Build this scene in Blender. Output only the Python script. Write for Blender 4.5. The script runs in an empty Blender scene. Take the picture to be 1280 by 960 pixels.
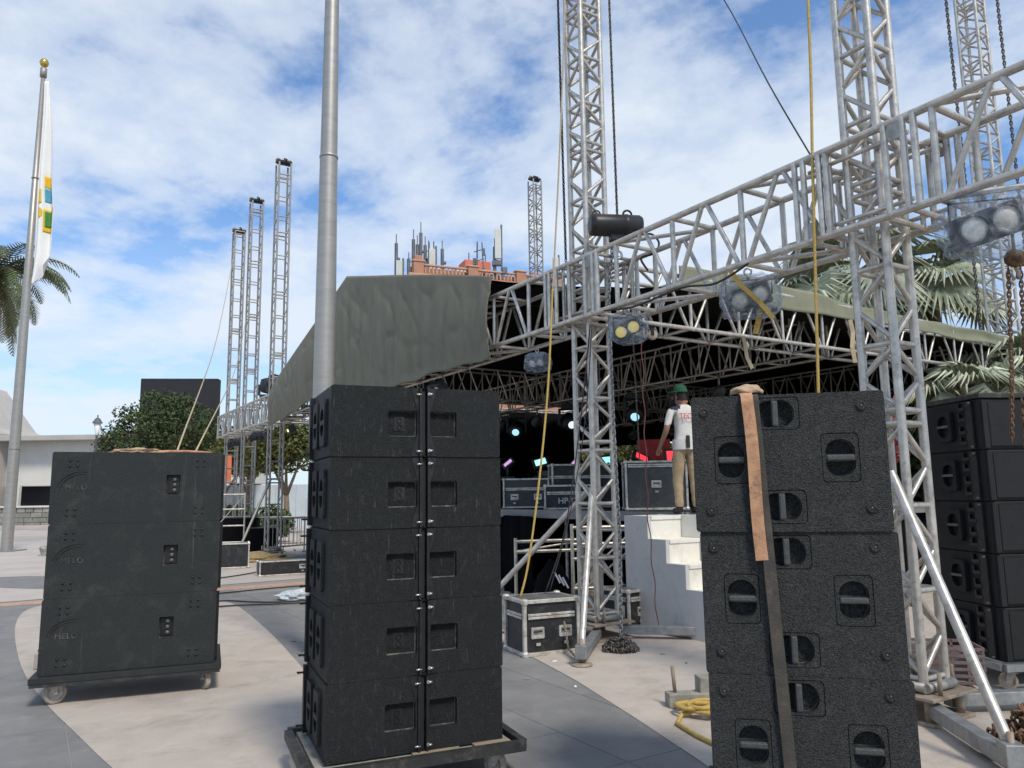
import bpy, bmesh, math, random
from mathutils import Vector, Matrix, Euler, noise
from mathutils.geometry import tessellate_polygon
R = math.radians
rnd = random.Random(7)
scn = bpy.context.scene
col = scn.collection

# ------------------------------------------------------------------ camera
PITCH, ROLL = R(8.1), R(0.8)
fw = Vector((0, math.cos(PITCH), math.sin(PITCH)))
up0 = Vector((0, -math.sin(PITCH), math.cos(PITCH)))
rt0 = Vector((1, 0, 0))
rt = rt0 * math.cos(ROLL) - up0 * math.sin(ROLL)
upv = up0 * math.cos(ROLL) + rt0 * math.sin(ROLL)
cam_d = bpy.data.cameras.new('camera')
cam = bpy.data.objects.new('camera', cam_d)
col.objects.link(cam)
cam.matrix_world = Matrix(((rt.x, upv.x, -fw.x, 0), (rt.y, upv.y, -fw.y, 0), (rt.z, upv.z, -fw.z, 1.8), (0, 0, 0, 1)))
cam_d.sensor_width = 36
cam_d.lens = 27.0
cam_d.clip_start = 0.05
cam_d.clip_end = 2000
scn.camera = cam

# ------------------------------------------------------------------ light
SUN_EL, SUN_AZ = R(52), R(150)          # azimuth clockwise from +Y
w = bpy.data.worlds.new('World')
scn.world = w
w.use_nodes = True
nt = w.node_tree
nt.nodes.clear()
def WN(t, **k):
    n = nt.nodes.new(t)
    for a, b in k.items(): setattr(n, a, b)
    return n
def WL(a, b): nt.links.new(a, b)
out = WN('ShaderNodeOutputWorld'); bg = WN('ShaderNodeBackground')
bg.inputs['Strength'].default_value = 0.15
sky = WN('ShaderNodeTexSky', sky_type='NISHITA', sun_disc=False)
sky.sun_elevation = SUN_EL; sky.sun_rotation = SUN_AZ
sky.air_density = 1.0; sky.dust_density = 0.6; sky.ozone_density = 2.0
tc = WN('ShaderNodeTexCoord'); sep = WN('ShaderNodeSeparateXYZ'); WL(tc.outputs['Generated'], sep.inputs[0])
mz = WN('ShaderNodeMath', operation='MAXIMUM'); WL(sep.outputs['Z'], mz.inputs[0]); mz.inputs[1].default_value = 0.0
az = WN('ShaderNodeMath', operation='ADD'); WL(mz.outputs[0], az.inputs[0]); az.inputs[1].default_value = 0.22
dx = WN('ShaderNodeMath', operation='DIVIDE'); WL(sep.outputs['X'], dx.inputs[0]); WL(az.outputs[0], dx.inputs[1])
dy = WN('ShaderNodeMath', operation='DIVIDE'); WL(sep.outputs['Y'], dy.inputs[0]); WL(az.outputs[0], dy.inputs[1])
cmb = WN('ShaderNodeCombineXYZ'); WL(dx.outputs[0], cmb.inputs[0]); WL(dy.outputs[0], cmb.inputs[1])
mp = WN('ShaderNodeMapping'); WL(cmb.outputs[0], mp.inputs[0]); mp.inputs['Location'].default_value = (3.1, 1.7, 0.4)
mp.inputs['Rotation'].default_value = (0, 0, 0.5)
n1 = WN('ShaderNodeTexNoise'); WL(mp.outputs[0], n1.inputs['Vector'])
n1.inputs['Scale'].default_value = 1.5; n1.inputs['Detail'].default_value = 9; n1.inputs['Roughness'].default_value = 0.55; n1.inputs['Distortion'].default_value = 0.15
n2 = WN('ShaderNodeTexNoise'); WL(mp.outputs[0], n2.inputs['Vector'])
n2.inputs['Scale'].default_value = 6.5; n2.inputs['Detail'].default_value = 8; n2.inputs['Roughness'].default_value = 0.6; n2.inputs['Distortion'].default_value = 0.1
mx = WN('ShaderNodeMath', operation='MULTIPLY_ADD'); WL(n2.outputs[0], mx.inputs[0]); mx.inputs[1].default_value = 0.36; WL(n1.outputs[0], mx.inputs[2])
cr = WN('ShaderNodeValToRGB'); WL(mx.outputs[0], cr.inputs[0])
cr.color_ramp.elements[0].position = 0.55; cr.color_ramp.elements[0].color = (0.06, 0.06, 0.06, 1)
cr.color_ramp.elements[1].position = 0.79; cr.color_ramp.elements[1].color = (0.93, 0.93, 0.93, 1)
e = cr.color_ramp.elements.new(0.66); e.color = (0.62, 0.62, 0.62, 1)
mixc = WN('ShaderNodeMix', data_type='RGBA')
hz = WN('ShaderNodeMapRange'); WL(mz.outputs[0], hz.inputs['Value']); hz.inputs['From Min'].default_value = 0.0; hz.inputs['From Max'].default_value = 0.38; hz.inputs['To Min'].default_value = 0.72; hz.inputs['To Max'].default_value = 0.0
mxh = WN('ShaderNodeMath', operation='MAXIMUM'); WL(cr.outputs[0], mxh.inputs[0]); WL(hz.outputs[0], mxh.inputs[1])
WL(mxh.outputs[0], mixc.inputs['Factor'])
tint = WN('ShaderNodeMix', data_type='RGBA', blend_type='MULTIPLY'); tint.inputs['Factor'].default_value = 1.0
WL(sky.outputs[0], tint.inputs['A']); tint.inputs['B'].default_value = (0.60, 0.88, 1.12, 1)
WL(tint.outputs['Result'], mixc.inputs['A'])
mixc.inputs['B'].default_value = (4.75, 5.2, 5.75, 1)
WL(mixc.outputs['Result'], bg.inputs['Color']); WL(bg.outputs[0], out.inputs[0])

sd = bpy.data.lights.new('sun', 'SUN'); sd.energy = 2.7; sd.angle = R(11); sd.color = (1.0, 0.91, 0.78)
so = bpy.data.objects.new('sun', sd); col.objects.link(so)
sdir = Vector((math.sin(SUN_AZ) * math.cos(SUN_EL), math.cos(SUN_AZ) * math.cos(SUN_EL), math.sin(SUN_EL)))
so.rotation_euler = sdir.to_track_quat('Z', 'Y').to_euler()
so.location = (5, -5, 30)
scn.view_settings.view_transform = 'Standard'
scn.view_settings.look = 'None'
scn.view_settings.exposure = 0.18
scn.view_settings.gamma = 1.0
scn.view_settings.use_curve_mapping = False

# ------------------------------------------------------------------ materials
M = {}
def mat(name, base, rough=0.6, metal=0.0, var=0.25, vscale=6.0, bump=0.0, bscale=80.0, col2=None, dirt=None, dirt_amt=0.5, dscale=3.0,
        emit=None, estr=0.0, stretch=None, spec=0.5, sheen=0.0, dpos=0.52, streak=None, st_scale=(9, 9, 0.5), st_amt=0.5, st_pos=0.60):
    m = bpy.data.materials.new(name); m.use_nodes = True
    t = m.node_tree; b = t.nodes['Principled BSDF']
    b.inputs['Roughness'].default_value = rough; b.inputs['Metallic'].default_value = metal
    b.inputs['Specular IOR Level'].default_value = spec
    tcn = t.nodes.new('ShaderNodeTexCoord'); oi = t.nodes.new('ShaderNodeObjectInfo')
    add = t.nodes.new('ShaderNodeVectorMath'); add.operation = 'MULTIPLY_ADD'
    geo = t.nodes.new('ShaderNodeNewGeometry')
    mpn = t.nodes.new('ShaderNodeMapping')
    t.links.new(geo.outputs['Position'], mpn.inputs[0])
    if stretch: mpn.inputs['Scale'].default_value = stretch
    nz = t.nodes.new('ShaderNodeTexNoise'); t.links.new(mpn.outputs[0], nz.inputs['Vector'])
    nz.inputs['Scale'].default_value = vscale; nz.inputs['Detail'].default_value = 7; nz.inputs['Roughness'].default_value = 0.62
    mixn = t.nodes.new('ShaderNodeMix'); mixn.data_type = 'RGBA'
    c2 = col2 if col2 else tuple(c * (1 - var) for c in base)
    c1 = base if col2 else tuple(min(1, c * (1 + var)) for c in base)
    mixn.inputs['A'].default_value = (*c2, 1); mixn.inputs['B'].default_value = (*c1, 1)
    rp = t.nodes.new('ShaderNodeValToRGB'); rp.color_ramp.elements[0].position = 0.3; rp.color_ramp.elements[1].position = 0.7
    t.links.new(nz.outputs[0], rp.inputs[0]); t.links.new(rp.outputs[0], mixn.inputs['Factor'])
    last = mixn.outputs['Result']
    if dirt:
        nd = t.nodes.new('ShaderNodeTexNoise'); t.links.new(mpn.outputs[0], nd.inputs['Vector'])
        nd.inputs['Scale'].default_value = dscale; nd.inputs['Detail'].default_value = 10; nd.inputs['Roughness'].default_value = 0.72
        nd.inputs['Distortion'].default_value = 0.4
        r2 = t.nodes.new('ShaderNodeValToRGB'); r2.color_ramp.elements[0].position = dpos; r2.color_ramp.elements[1].position = dpos + 0.2
        r2.color_ramp.elements[1].color = (dirt_amt, dirt_amt, dirt_amt, 1)
        t.links.new(nd.outputs[0], r2.inputs[0])
        md = t.nodes.new('ShaderNodeMix'); md.data_type = 'RGBA'
        t.links.new(r2.outputs[0], md.inputs['Factor']); t.links.new(last, md.inputs['A']); md.inputs['B'].default_value = (*dirt, 1)
        last = md.outputs['Result']
    if streak:
        ms_ = t.nodes.new('ShaderNodeMapping'); ms_.inputs['Scale'].default_value = st_scale; t.links.new(geo.outputs['Position'], ms_.inputs[0])
        ns = t.nodes.new('ShaderNodeTexNoise'); t.links.new(ms_.outputs[0], ns.inputs['Vector']); ns.inputs['Scale'].default_value = 1.0; ns.inputs['Detail'].default_value = 8; ns.inputs['Roughness'].default_value = 0.7
        r3 = t.nodes.new('ShaderNodeValToRGB'); r3.color_ramp.elements[0].position = st_pos; r3.color_ramp.elements[1].position = st_pos + 0.16
        r3.color_ramp.elements[1].color = (st_amt, st_amt, st_amt, 1); t.links.new(ns.outputs[0], r3.inputs[0])
        m3 = t.nodes.new('ShaderNodeMix'); m3.data_type = 'RGBA'; t.links.new(r3.outputs[0], m3.inputs['Factor']); t.links.new(last, m3.inputs['A']); m3.inputs['B'].default_value = (*streak, 1)
        last = m3.outputs['Result']
    t.links.new(last, b.inputs['Base Color'])
    if bump:
        nb = t.nodes.new('ShaderNodeTexNoise'); t.links.new(geo.outputs['Position'], nb.inputs['Vector'])
        nb.inputs['Scale'].default_value = bscale; nb.inputs['Detail'].default_value = 4
        bp = t.nodes.new('ShaderNodeBump'); bp.inputs['Strength'].default_value = bump; bp.inputs['Distance'].default_value = 0.02
        t.links.new(nb.outputs[0], bp.inputs['Height']); t.links.new(bp.outputs[0], b.inputs['Normal'])
    if emit:
        b.inputs['Emission Color'].default_value = (*emit, 1); b.inputs['Emission Strength'].default_value = estr
    M[name] = m
    return m
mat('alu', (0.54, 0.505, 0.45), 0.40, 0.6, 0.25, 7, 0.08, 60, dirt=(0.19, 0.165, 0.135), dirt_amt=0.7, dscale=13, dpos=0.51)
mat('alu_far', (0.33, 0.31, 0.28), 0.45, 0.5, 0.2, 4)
mat('alu_dull', (0.34, 0.33, 0.30), 0.55, 0.5, 0.3, 12, dirt=(0.12, 0.10, 0.08), dirt_amt=0.7, dscale=14)
mat('steel_pole', (0.36, 0.345, 0.315), 0.45, 0.6, 0.12, 3, 0.03, 50, stretch=(1, 1, 6), dirt=(0.3, 0.28, 0.25), dirt_amt=0.3, dscale=3)
mat('galv', (0.30, 0.31, 0.31), 0.5, 0.6, 0.25, 14)
mat('rust_steel', (0.32, 0.26, 0.20), 0.75, 0.25, 0.3, 12, 0.2, 60, dirt=(0.16, 0.08, 0.04), dirt_amt=0.7, dscale=8)
mat('chain', (0.12, 0.11, 0.10), 0.5, 0.7, 0.3, 20)
mat('chain_rust', (0.20, 0.12, 0.07), 0.75, 0.4, 0.4, 25)
mat('spk', (0.036, 0.040, 0.039), 0.6, 0, 0.25, 130, 0.6, 190, col2=(0.018, 0.021, 0.022), dirt=(0.085, 0.085, 0.08), dirt_amt=0.45, dscale=4.5, dpos=0.52, streak=(0.13, 0.13, 0.12), st_scale=(26, 26, 0.8), st_amt=0.55, spec=0.28)
mat('spk_wrk', (0.030, 0.033, 0.033), 0.5, 0, 0.35, 90, 0.8, 240, col2=(0.008, 0.0095, 0.010), dirt=(0.09, 0.09, 0.085), dirt_amt=0.35, dscale=16, stretch=(1.6, 1.6, 0.9), dpos=0.53, streak=(0.18, 0.18, 0.17), st_scale=(60, 60, 9), st_amt=0.65, st_pos=0.60, spec=0.28)
mat('spk_sub', (0.064, 0.068, 0.066), 0.5, 0, 0.25, 95, 1.0, 150, col2=(0.006, 0.007, 0.007), dirt=(0.12, 0.115, 0.105), dirt_amt=0.45, dscale=14, dpos=0.54, streak=(0.12, 0.12, 0.11), st_scale=(22, 22, 1.2), st_amt=0.4, spec=0.28)
mat('spk_edge', (0.035, 0.036, 0.035), 0.6, 0, 0.3, 9, 0.3, 160, dirt=(0.24, 0.22, 0.18), dirt_amt=0.8, dscale=14, dpos=0.47)
mat('spk_far', (0.012, 0.012, 0.013), 0.55, 0, 0.3, 8, 0.3, 160, spec=0.28)
mat('spk_hole', (0.010, 0.011, 0.012), 0.7, 0, 0.2, 10)
mat('handle_bar', (0.10, 0.10, 0.092), 0.5, 0, 0.3, 30)
mat('grip', (0.052, 0.055, 0.054), 0.5, 0, 0.3, 60, 0.4, 200)
mat('grille', (0.014, 0.015, 0.017), 0.5, 0.3, 0.2, 10, 0.8, 260)
mat('rig_steel', (0.018, 0.018, 0.019), 0.42, 0.4, 0.3, 14, dirt=(0.1, 0.08, 0.06), dirt_amt=0.4, dscale=9)
mat('chrome', (0.5, 0.5, 0.48), 0.35, 0.9, 0.2, 20)
mat('dolly_steel', (0.035, 0.035, 0.034), 0.55, 0.3, 0.3, 9, 0.1, 60, dirt=(0.20, 0.17, 0.13), dirt_amt=0.6, dscale=10)
mat('tyre', (0.36, 0.31, 0.25), 0.8, 0, 0.3, 16, dirt=(0.1, 0.08, 0.06), dirt_amt=0.5, dscale=12)
mat('rim', (0.38, 0.36, 0.33), 0.5, 0.5, 0.25, 16)
mat('case_blk', (0.016, 0.017, 0.019), 0.5, 0, 0.3, 9, 0.08, 100, dirt=(0.14, 0.13, 0.11), dirt_amt=0.5, dscale=7)
mat('case_grey', (0.055, 0.058, 0.062), 0.55, 0, 0.25, 7, dirt=(0.18, 0.17, 0.15), dirt_amt=0.5, dscale=6)
mat('case_top', (0.10, 0.10, 0.10), 0.6, 0, 0.3, 6, dirt=(0.28, 0.26, 0.22), dirt_amt=0.7, dscale=5)
mat('case_edge', (0.64, 0.62, 0.57), 0.42, 0.5, 0.2, 14, dirt=(0.22, 0.17, 0.11), dirt_amt=0.8, dscale=9, dpos=0.47)
mat('tarp', (0.165, 0.157, 0.115), 0.7, 0, 0.07, 2.5, 0.25, 45, dirt=(0.22, 0.21, 0.165), dirt_amt=0.3, dscale=4, stretch=(1.5, 1.5, 0.35), spec=0.35)
mat('tarp_pale', (0.20, 0.205, 0.14), 0.75, 0, 0.14, 2.0, dirt=(0.15, 0.15, 0.10), dirt_amt=0.5, dscale=2.5, spec=0.3)
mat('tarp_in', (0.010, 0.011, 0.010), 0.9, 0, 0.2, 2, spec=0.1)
mat('drape', (0.006, 0.006, 0.007), 0.95, 0, 0.2, 3, spec=0.05)
mat('deck', (0.20, 0.20, 0.20), 0.7, 0, 0.2, 4)
mat('deck_top', (0.022, 0.022, 0.023), 0.7, 0, 0.3, 4)
mat('white_paint', (0.76, 0.74, 0.67), 0.65, 0, 0.05, 3, dirt=(0.45, 0.42, 0.36), dirt_amt=0.5, dscale=4)
mat('stair_grey', (0.56, 0.55, 0.53), 0.7, 0, 0.08, 3, dirt=(0.32, 0.33, 0.34), dirt_amt=0.6, dscale=3)
mat('conc', (0.445, 0.392, 0.338), 0.85, 0, 0.10, 2.2, 0.2, 120, dirt=(0.27, 0.225, 0.185), dirt_amt=0.6, dscale=2.0, dpos=0.5, streak=(0.20, 0.17, 0.145), st_scale=(3.5, 9, 1), st_amt=0.5, st_pos=0.6)
mat('conc2', (0.45, 0.405, 0.36), 0.85, 0, 0.1, 0.8, 0.1, 90, dirt=(0.28, 0.26, 0.24), dirt_amt=0.6, dscale=0.7)
mat('ground', (0.27, 0.26, 0.245), 0.85, 0, 0.12, 0.6, 0.1, 60, dirt=(0.30, 0.29, 0.275), dirt_amt=0.5, dscale=0.25)
mat('paver', (0.185, 0.182, 0.178), 0.75, 0, 0.16, 2.2, 0.15, 140, dirt=(0.29, 0.27, 0.245), dirt_amt=0.6, dscale=2.4, streak=(0.10, 0.095, 0.09), st_scale=(5, 5, 1), st_amt=0.5, st_pos=0.6)
mat('paver_b', (0.20, 0.195, 0.188), 0.75, 0, 0.16, 2.0, 0.15, 140, dirt=(0.30, 0.28, 0.255), dirt_amt=0.6, dscale=2.2, streak=(0.11, 0.105, 0.10), st_scale=(5, 5, 1), st_amt=0.5, st_pos=0.6)
mat('terra', (0.47, 0.29, 0.20), 0.8, 0, 0.15, 3, dirt=(0.36, 0.30, 0.25), dirt_amt=0.6, dscale=2)
mat('rope_y', (0.52, 0.36, 0.10), 0.8, 0, 0.3, 60, 0.5, 200)
mat('rope_tan', (0.42, 0.34, 0.22), 0.85, 0, 0.25, 50)
mat('cable', (0.02, 0.02, 0.02), 0.6)
mat('cable_red', (0.16, 0.06, 0.045), 0.6)
mat('strap_org', (0.47, 0.255, 0.14), 0.8, 0, 0.25, 12, 0.25, 120, dirt=(0.09, 0.06, 0.04), dirt_amt=0.8, dscale=9, dpos=0.5)
mat('strap_blk', (0.055, 0.047, 0.038), 0.8, 0, 0.3, 12, 0.3, 120, dirt=(0.17, 0.14, 0.09), dirt_amt=0.5, dscale=7)
mat('cloth_tan', (0.42, 0.30, 0.19), 0.9, 0, 0.2, 14, 0.3, 60)
mat('motor', (0.022, 0.022, 0.021), 0.4, 0.2, 0.3, 8, dirt=(0.10, 0.07, 0.05), dirt_amt=0.5, dscale=6)
mat('hook_y', (0.27, 0.14, 0.04), 0.6, 0.1, 0.4, 20, dirt=(0.05, 0.03, 0.02), dirt_amt=0.95, dscale=14, dpos=0.42)
mat('lamp_body', (0.03, 0.032, 0.036), 0.5, 0.2, 0.2, 20)
mat('lamp_lens', (0.66, 0.63, 0.54), 0.35, 0.15, 0.3, 30)
mat('lamp_lens_y', (0.72, 0.58, 0.16), 0.3, 0.2, 0.2, 50, emit=(1, 0.75, 0.2), estr=0.35)
mat('wood', (0.28, 0.22, 0.15), 0.8, 0, 0.3, 10, stretch=(1, 8, 8), dirt=(0.13, 0.11, 0.08), dirt_amt=0.6, dscale=8)
mat('wood_grey', (0.27, 0.26, 0.22), 0.85, 0, 0.25, 12, dirt=(0.14, 0.13, 0.11), dirt_amt=0.6, dscale=10)
mat('wood_brown', (0.36, 0.19, 0.09), 0.7, 0, 0.25, 8)
mat('crate', (0.17, 0.12, 0.11), 0.6, 0, 0.25, 10)
mat('bld_white', (0.66, 0.645, 0.60), 0.8, 0, 0.05, 0.6, dirt=(0.5, 0.48, 0.44), dirt_amt=0.5, dscale=0.4)
mat('bld_grey', (0.42, 0.40, 0.37), 0.8, 0, 0.1, 0.8)
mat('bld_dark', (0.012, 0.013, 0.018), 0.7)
mat('stone', (0.22, 0.22, 0.20), 0.85, 0, 0.3, 1.5)
mat('stone_b', (0.30, 0.29, 0.26), 0.85, 0, 0.3, 1.5)
mat('brick', (0.38, 0.19, 0.12), 0.8, 0, 0.14, 1.2)
mat('brick_light', (0.50, 0.31, 0.22), 0.8, 0, 0.1, 1.5)
mat('redpaint', (0.60, 0.17, 0.11), 0.7, 0, 0.1, 1)
mat('orange', (0.75, 0.19, 0.07), 0.7, 0, 0.1, 2)
mat('antenna', (0.13, 0.14, 0.15), 0.6, 0.2, 0.3, 1)
mat('antenna_w', (0.58, 0.58, 0.54), 0.6, 0, 0.1, 1)
mat('screen_blk', (0.012, 0.012, 0.014), 0.6, 0, 0.2, 2)
mat('bluewall', (0.50, 0.56, 0.60), 0.7, 0, 0.08, 1)
mat('bark', (0.16, 0.12, 0.085), 0.9, 0, 0.3, 8, 0.4, 30)
mat('leaf', (0.060, 0.085, 0.030), 0.65, 0, 0.45, 1.4, dirt=(0.12, 0.12, 0.045), dirt_amt=0.6, dscale=2.5, spec=0.3)
mat('leaf_b', (0.105, 0.115, 0.032), 0.65, 0, 0.4, 1.5, dirt=(0.17, 0.13, 0.04), dirt_amt=0.6, dscale=1.8, spec=0.3)
mat('leaf_hedge', (0.055, 0.085, 0.022), 0.65, 0, 0.35, 3)
mat('frond', (0.10, 0.125, 0.05), 0.6, 0, 0.3, 2.0, dirt=(0.20, 0.15, 0.075), dirt_amt=0.6, dscale=1.0, spec=0.4)
mat('frond_dry', (0.30, 0.20, 0.13), 0.8, 0, 0.3, 2.0)
mat('fan', (0.36, 0.39, 0.27), 0.45, 0, 0.35, 3.0, dirt=(0.42, 0.38, 0.24), dirt_amt=0.5, dscale=2, spec=0.6)
mat('flag_white', (0.78, 0.78, 0.77), 0.8, 0, 0.04, 1)
mat('flag_y', (0.72, 0.47, 0.03), 0.8, 0, 0.1, 4)
mat('flag_b', (0.10, 0.36, 0.47), 0.8, 0, 0.1, 4)
mat('flag_g', (0.06, 0.24, 0.06), 0.8, 0, 0.1, 4)
mat('gold', (0.52, 0.38, 0.09), 0.3, 0.8, 0.1, 4)
mat('skin', (0.30, 0.16, 0.10), 0.55, 0, 0.1, 10)
mat('jersey', (0.62, 0.61, 0.58), 0.85, 0, 0.06, 12, 0.2, 40)
mat('navy', (0.02, 0.022, 0.05), 0.85, 0, 0.2, 12)
mat('khaki', (0.36, 0.27, 0.17), 0.9, 0, 0.15, 14, 0.3, 40)
mat('shoe', (0.012, 0.012, 0.013), 0.6)
mat('cap_green', (0.008, 0.075, 0.035), 0.8, 0, 0.15, 12)
mat('red_letter', (0.55, 0.03, 0.03), 0.7, 0, 0.05, 4)
mat('hair', (0.015, 0.012, 0.010), 0.7)
mat('white_plain', (0.75, 0.75, 0.74), 0.6, 0, 0.05, 4)
mat('red_plain', (0.5, 0.05, 0.05), 0.7)
mat('trash', (0.45, 0.50, 0.52), 0.4, 0, 0.25, 14)
mat('straw', (0.34, 0.25, 0.12), 0.9, 0, 0.4, 14)
mat('planter', (0.16, 0.165, 0.165), 0.8, 0, 0.15, 2)
mat('flower', (0.42, 0.10, 0.10), 0.7, 0, 0.3, 6)
mat('bulb_warm', (0.8, 0.7, 0.4), 0.4, emit=(1, 0.78, 0.38), estr=3.0)
for nme, c, s_ in (('led_cyan', (0.45, 0.95, 0.92), 1.1), ('led_mag', (0.75, 0.42, 0.85), 0.8), ('led_red', (1.0, 0.05, 0.07), 1.2), ('led_teal', (0.35, 0.85, 0.95), 1.1),
                   ('led_blue', (0.42, 0.75, 0.95), 1.0), ('led_white', (0.85, 0.9, 0.97), 0.9), ('led_orange', (0.9, 0.4, 0.1), 0.7)):
    mat(nme, tuple(x * 0.3 for x in c), 0.4, emit=c, estr=s_)
# clear plastic bag film
m = bpy.data.materials.new('bag_film'); m.use_nodes = True; t = m.node_tree; t.nodes.clear()
o_ = t.nodes.new('ShaderNodeOutputMaterial'); tr = t.nodes.new('ShaderNodeBsdfTransparent'); tr.inputs[0].default_value = (0.86, 0.89, 0.93, 1)
pb = t.nodes.new('ShaderNodeBsdfPrincipled'); pb.inputs['Base Color'].default_value = (0.62, 0.68, 0.75, 1); pb.inputs['Roughness'].default_value = 0.12
ms = t.nodes.new('ShaderNodeMixShader'); nzb = t.nodes.new('ShaderNodeTexNoise'); nzb.inputs['Scale'].default_value = 9; nzb.inputs['Detail'].default_value = 6; nzb.inputs['Distortion'].default_value = 1.2
gb = t.nodes.new('ShaderNodeNewGeometry'); t.links.new(gb.outputs['Position'], nzb.inputs['Vector'])
rb = t.nodes.new('ShaderNodeValToRGB'); rb.color_ramp.elements[0].position = 0.42; rb.color_ramp.elements[0].color = (0.1, 0.1, 0.1, 1); rb.color_ramp.elements[1].position = 0.72; rb.color_ramp.elements[1].color = (0.42, 0.42, 0.42, 1)
t.links.new(nzb.outputs[0], rb.inputs[0]); t.links.new(rb.outputs[0], ms.inputs[0]); t.links.new(tr.outputs[0], ms.inputs[1]); t.links.new(pb.outputs[0], ms.inputs[2])
bpn = t.nodes.new('ShaderNodeBump'); bpn.inputs['Strength'].default_value = 0.6; bpn.inputs['Distance'].default_value = 0.03; t.links.new(nzb.outputs[0], bpn.inputs['Height']); t.links.new(bpn.outputs[0], pb.inputs['Normal'])
t.links.new(ms.outputs[0], o_.inputs[0]); M['bag_film'] = m

# ------------------------------------------------------------------ helpers
class MB:
    def __init__(s): s.v = []; s.f = []; s.sm = []
    def add(s, vs, fs, smooth=False):
        o = len(s.v); s.v += [tuple(v) for v in vs]; s.f += [tuple(i + o for i in f) for f in fs]; s.sm += [smooth] * len(fs); return s
    def box(s, c, d, rz=0.0, mtx=None):
        hx, hy, hz = d[0] / 2, d[1] / 2, d[2] / 2
        vs = [Vector((x, y, z)) for x in (-hx, hx) for y in (-hy, hy) for z in (-hz, hz)]
        mt = mtx if mtx else Matrix.Rotation(rz, 3, 'Z')
        vs = [mt @ v + Vector(c) for v in vs]
        return s.add(vs, [(0, 1, 3, 2), (4, 6, 7, 5), (0, 4, 5, 1), (2, 3, 7, 6), (0, 2, 6, 4), (1, 5, 7, 3)])
    def cbox(s, c, d, b=0.01, mtx=None):      # chamfered box
        hx, hy, hz = d[0] / 2, d[1] / 2, d[2] / 2
        bm = bmesh.new(); bmesh.ops.create_cube(bm, size=1)
        for v in bm.verts: v.co = Vector((v.co.x * d[0], v.co.y * d[1], v.co.z * d[2]))
        bmesh.ops.bevel(bm, geom=bm.edges[:], offset=min(b, min(hx, hy, hz) * 0.9), segments=2, affect='EDGES', profile=0.5)
        bm.verts.ensure_lookup_table()
        mt = mtx if mtx else Matrix.Identity(3)
        s.add([mt @ v.co + Vector(c) for v in bm.verts], [[v.index for v in f.verts] for f in bm.faces]); bm.free(); return s
    def tube(s, a, b, r, n=8, r2=None, caps=True):
        return s.path([a, b], [r, r if r2 is None else r2], n, caps)
    def path(s, pts, rad, n=8, caps=True):
        pts = [Vector(p) for p in pts]
        if not hasattr(rad, '__len__'): rad = [rad] * len(pts)
        vs = []; fs = []; ref = None
        for i, p in enumerate(pts):
            d = (pts[min(i + 1, len(pts) - 1)] - pts[max(i - 1, 0)])
            d = d.normalized() if d.length > 1e-9 else Vector((0, 0, 1))
            if ref is None: ref = Vector((0, 0, 1)) if abs(d.z) < 0.9 else Vector((1, 0, 0))
            x = d.cross(ref).normalized(); y = d.cross(x); ref = -d.cross(x).cross(d).cross(d) if False else ref
            if abs(d.dot(ref)) > 0.95: ref = Vector((1, 0, 0)) if abs(d.x) < 0.8 else Vector((0, 1, 0))
            for k in range(n):
                a = 2 * math.pi * k / n
                vs.append(p + (x * math.cos(a) + y * math.sin(a)) * rad[i])
        for i in range(len(pts) - 1):
            for k in range(n):
                k2 = (k + 1) % n
                fs.append((i * n + k, i * n + k2, (i + 1) * n + k2, (i + 1) * n + k))
        s.add(vs, fs, True)
        if caps:
            o = len(s.v) - len(vs)
            s.f.append(tuple(o + k for k in range(n))[::-1]); s.sm.append(False)
            s.f.append(tuple(o + (len(pts) - 1) * n + k for k in range(n))); s.sm.append(False)
        return s
    def lathe(s, prof, n=16, c=(0, 0, 0), mtx=None):
        mt = mtx if mtx else Matrix.Identity(3)
        vs = []; fs = []
        for r_, z in prof:
            for k in range(n):
                a = 2 * math.pi * k / n
                vs.append(mt @ Vector((r_ * math.cos(a), r_ * math.sin(a), z)) + Vector(c))
        for i in range(len(prof) - 1):
            for k in range(n):
                k2 = (k + 1) % n
                fs.append((i * n + k, i * n + k2, (i + 1) * n + k2, (i + 1) * n + k))
        return s.add(vs, fs, True)
    def torus(s, c, R_, r_, mtx=None, n=16, k=6, sx=1.0):
        mt = mtx if mtx else Matrix.Identity(3)
        vs = []; fs = []
        for i in range(n):
            a = 2 * math.pi * i / n
            for j in range(k):
                b = 2 * math.pi * j / k
                vs.append(mt @ Vector(((R_ + r_ * math.cos(b)) * math.cos(a) * sx, (R_ + r_ * math.cos(b)) * math.sin(a), r_ * math.sin(b))) + Vector(c))
        for i in range(n):
            for j in range(k):
                fs.append((i * k + j, ((i + 1) % n) * k + j, ((i + 1) % n) * k + (j + 1) % k, i * k + (j + 1) % k))
        return s.add(vs, fs, True)
    def mesh(s, name, m):
        me = bpy.data.meshes.new(name); me.from_pydata(s.v, [], s.f)
        me.polygons.foreach_set('use_smooth', s.sm)
        if m: me.materials.append(M[m] if isinstance(m, str) else m)
        me.update(); return me
    def obj(s, name, m, parent=None, loc=(0, 0, 0), rz=0.0):
        return link(name, s.mesh(name, m), parent, loc, rz)
def link(name, me, parent=None, loc=(0, 0, 0), rz=0.0):
    o = bpy.data.objects.new(name, me); col.objects.link(o)
    if parent: o.parent = parent
    o.location = loc; o.rotation_euler = (0, 0, rz); return o
def tag(o, label, cat=None, group=None, kind=None):
    if label: o['label'] = label
    if cat: o['category'] = cat
    if group: o['group'] = group
    if kind: o['kind'] = kind
    return o
def thing(name, label, cat, loc=(0, 0, 0), rz=0.0, group=None):
    return tag(link(name, None, None, loc, rz), label, cat, group)
_cyl = {}
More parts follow.
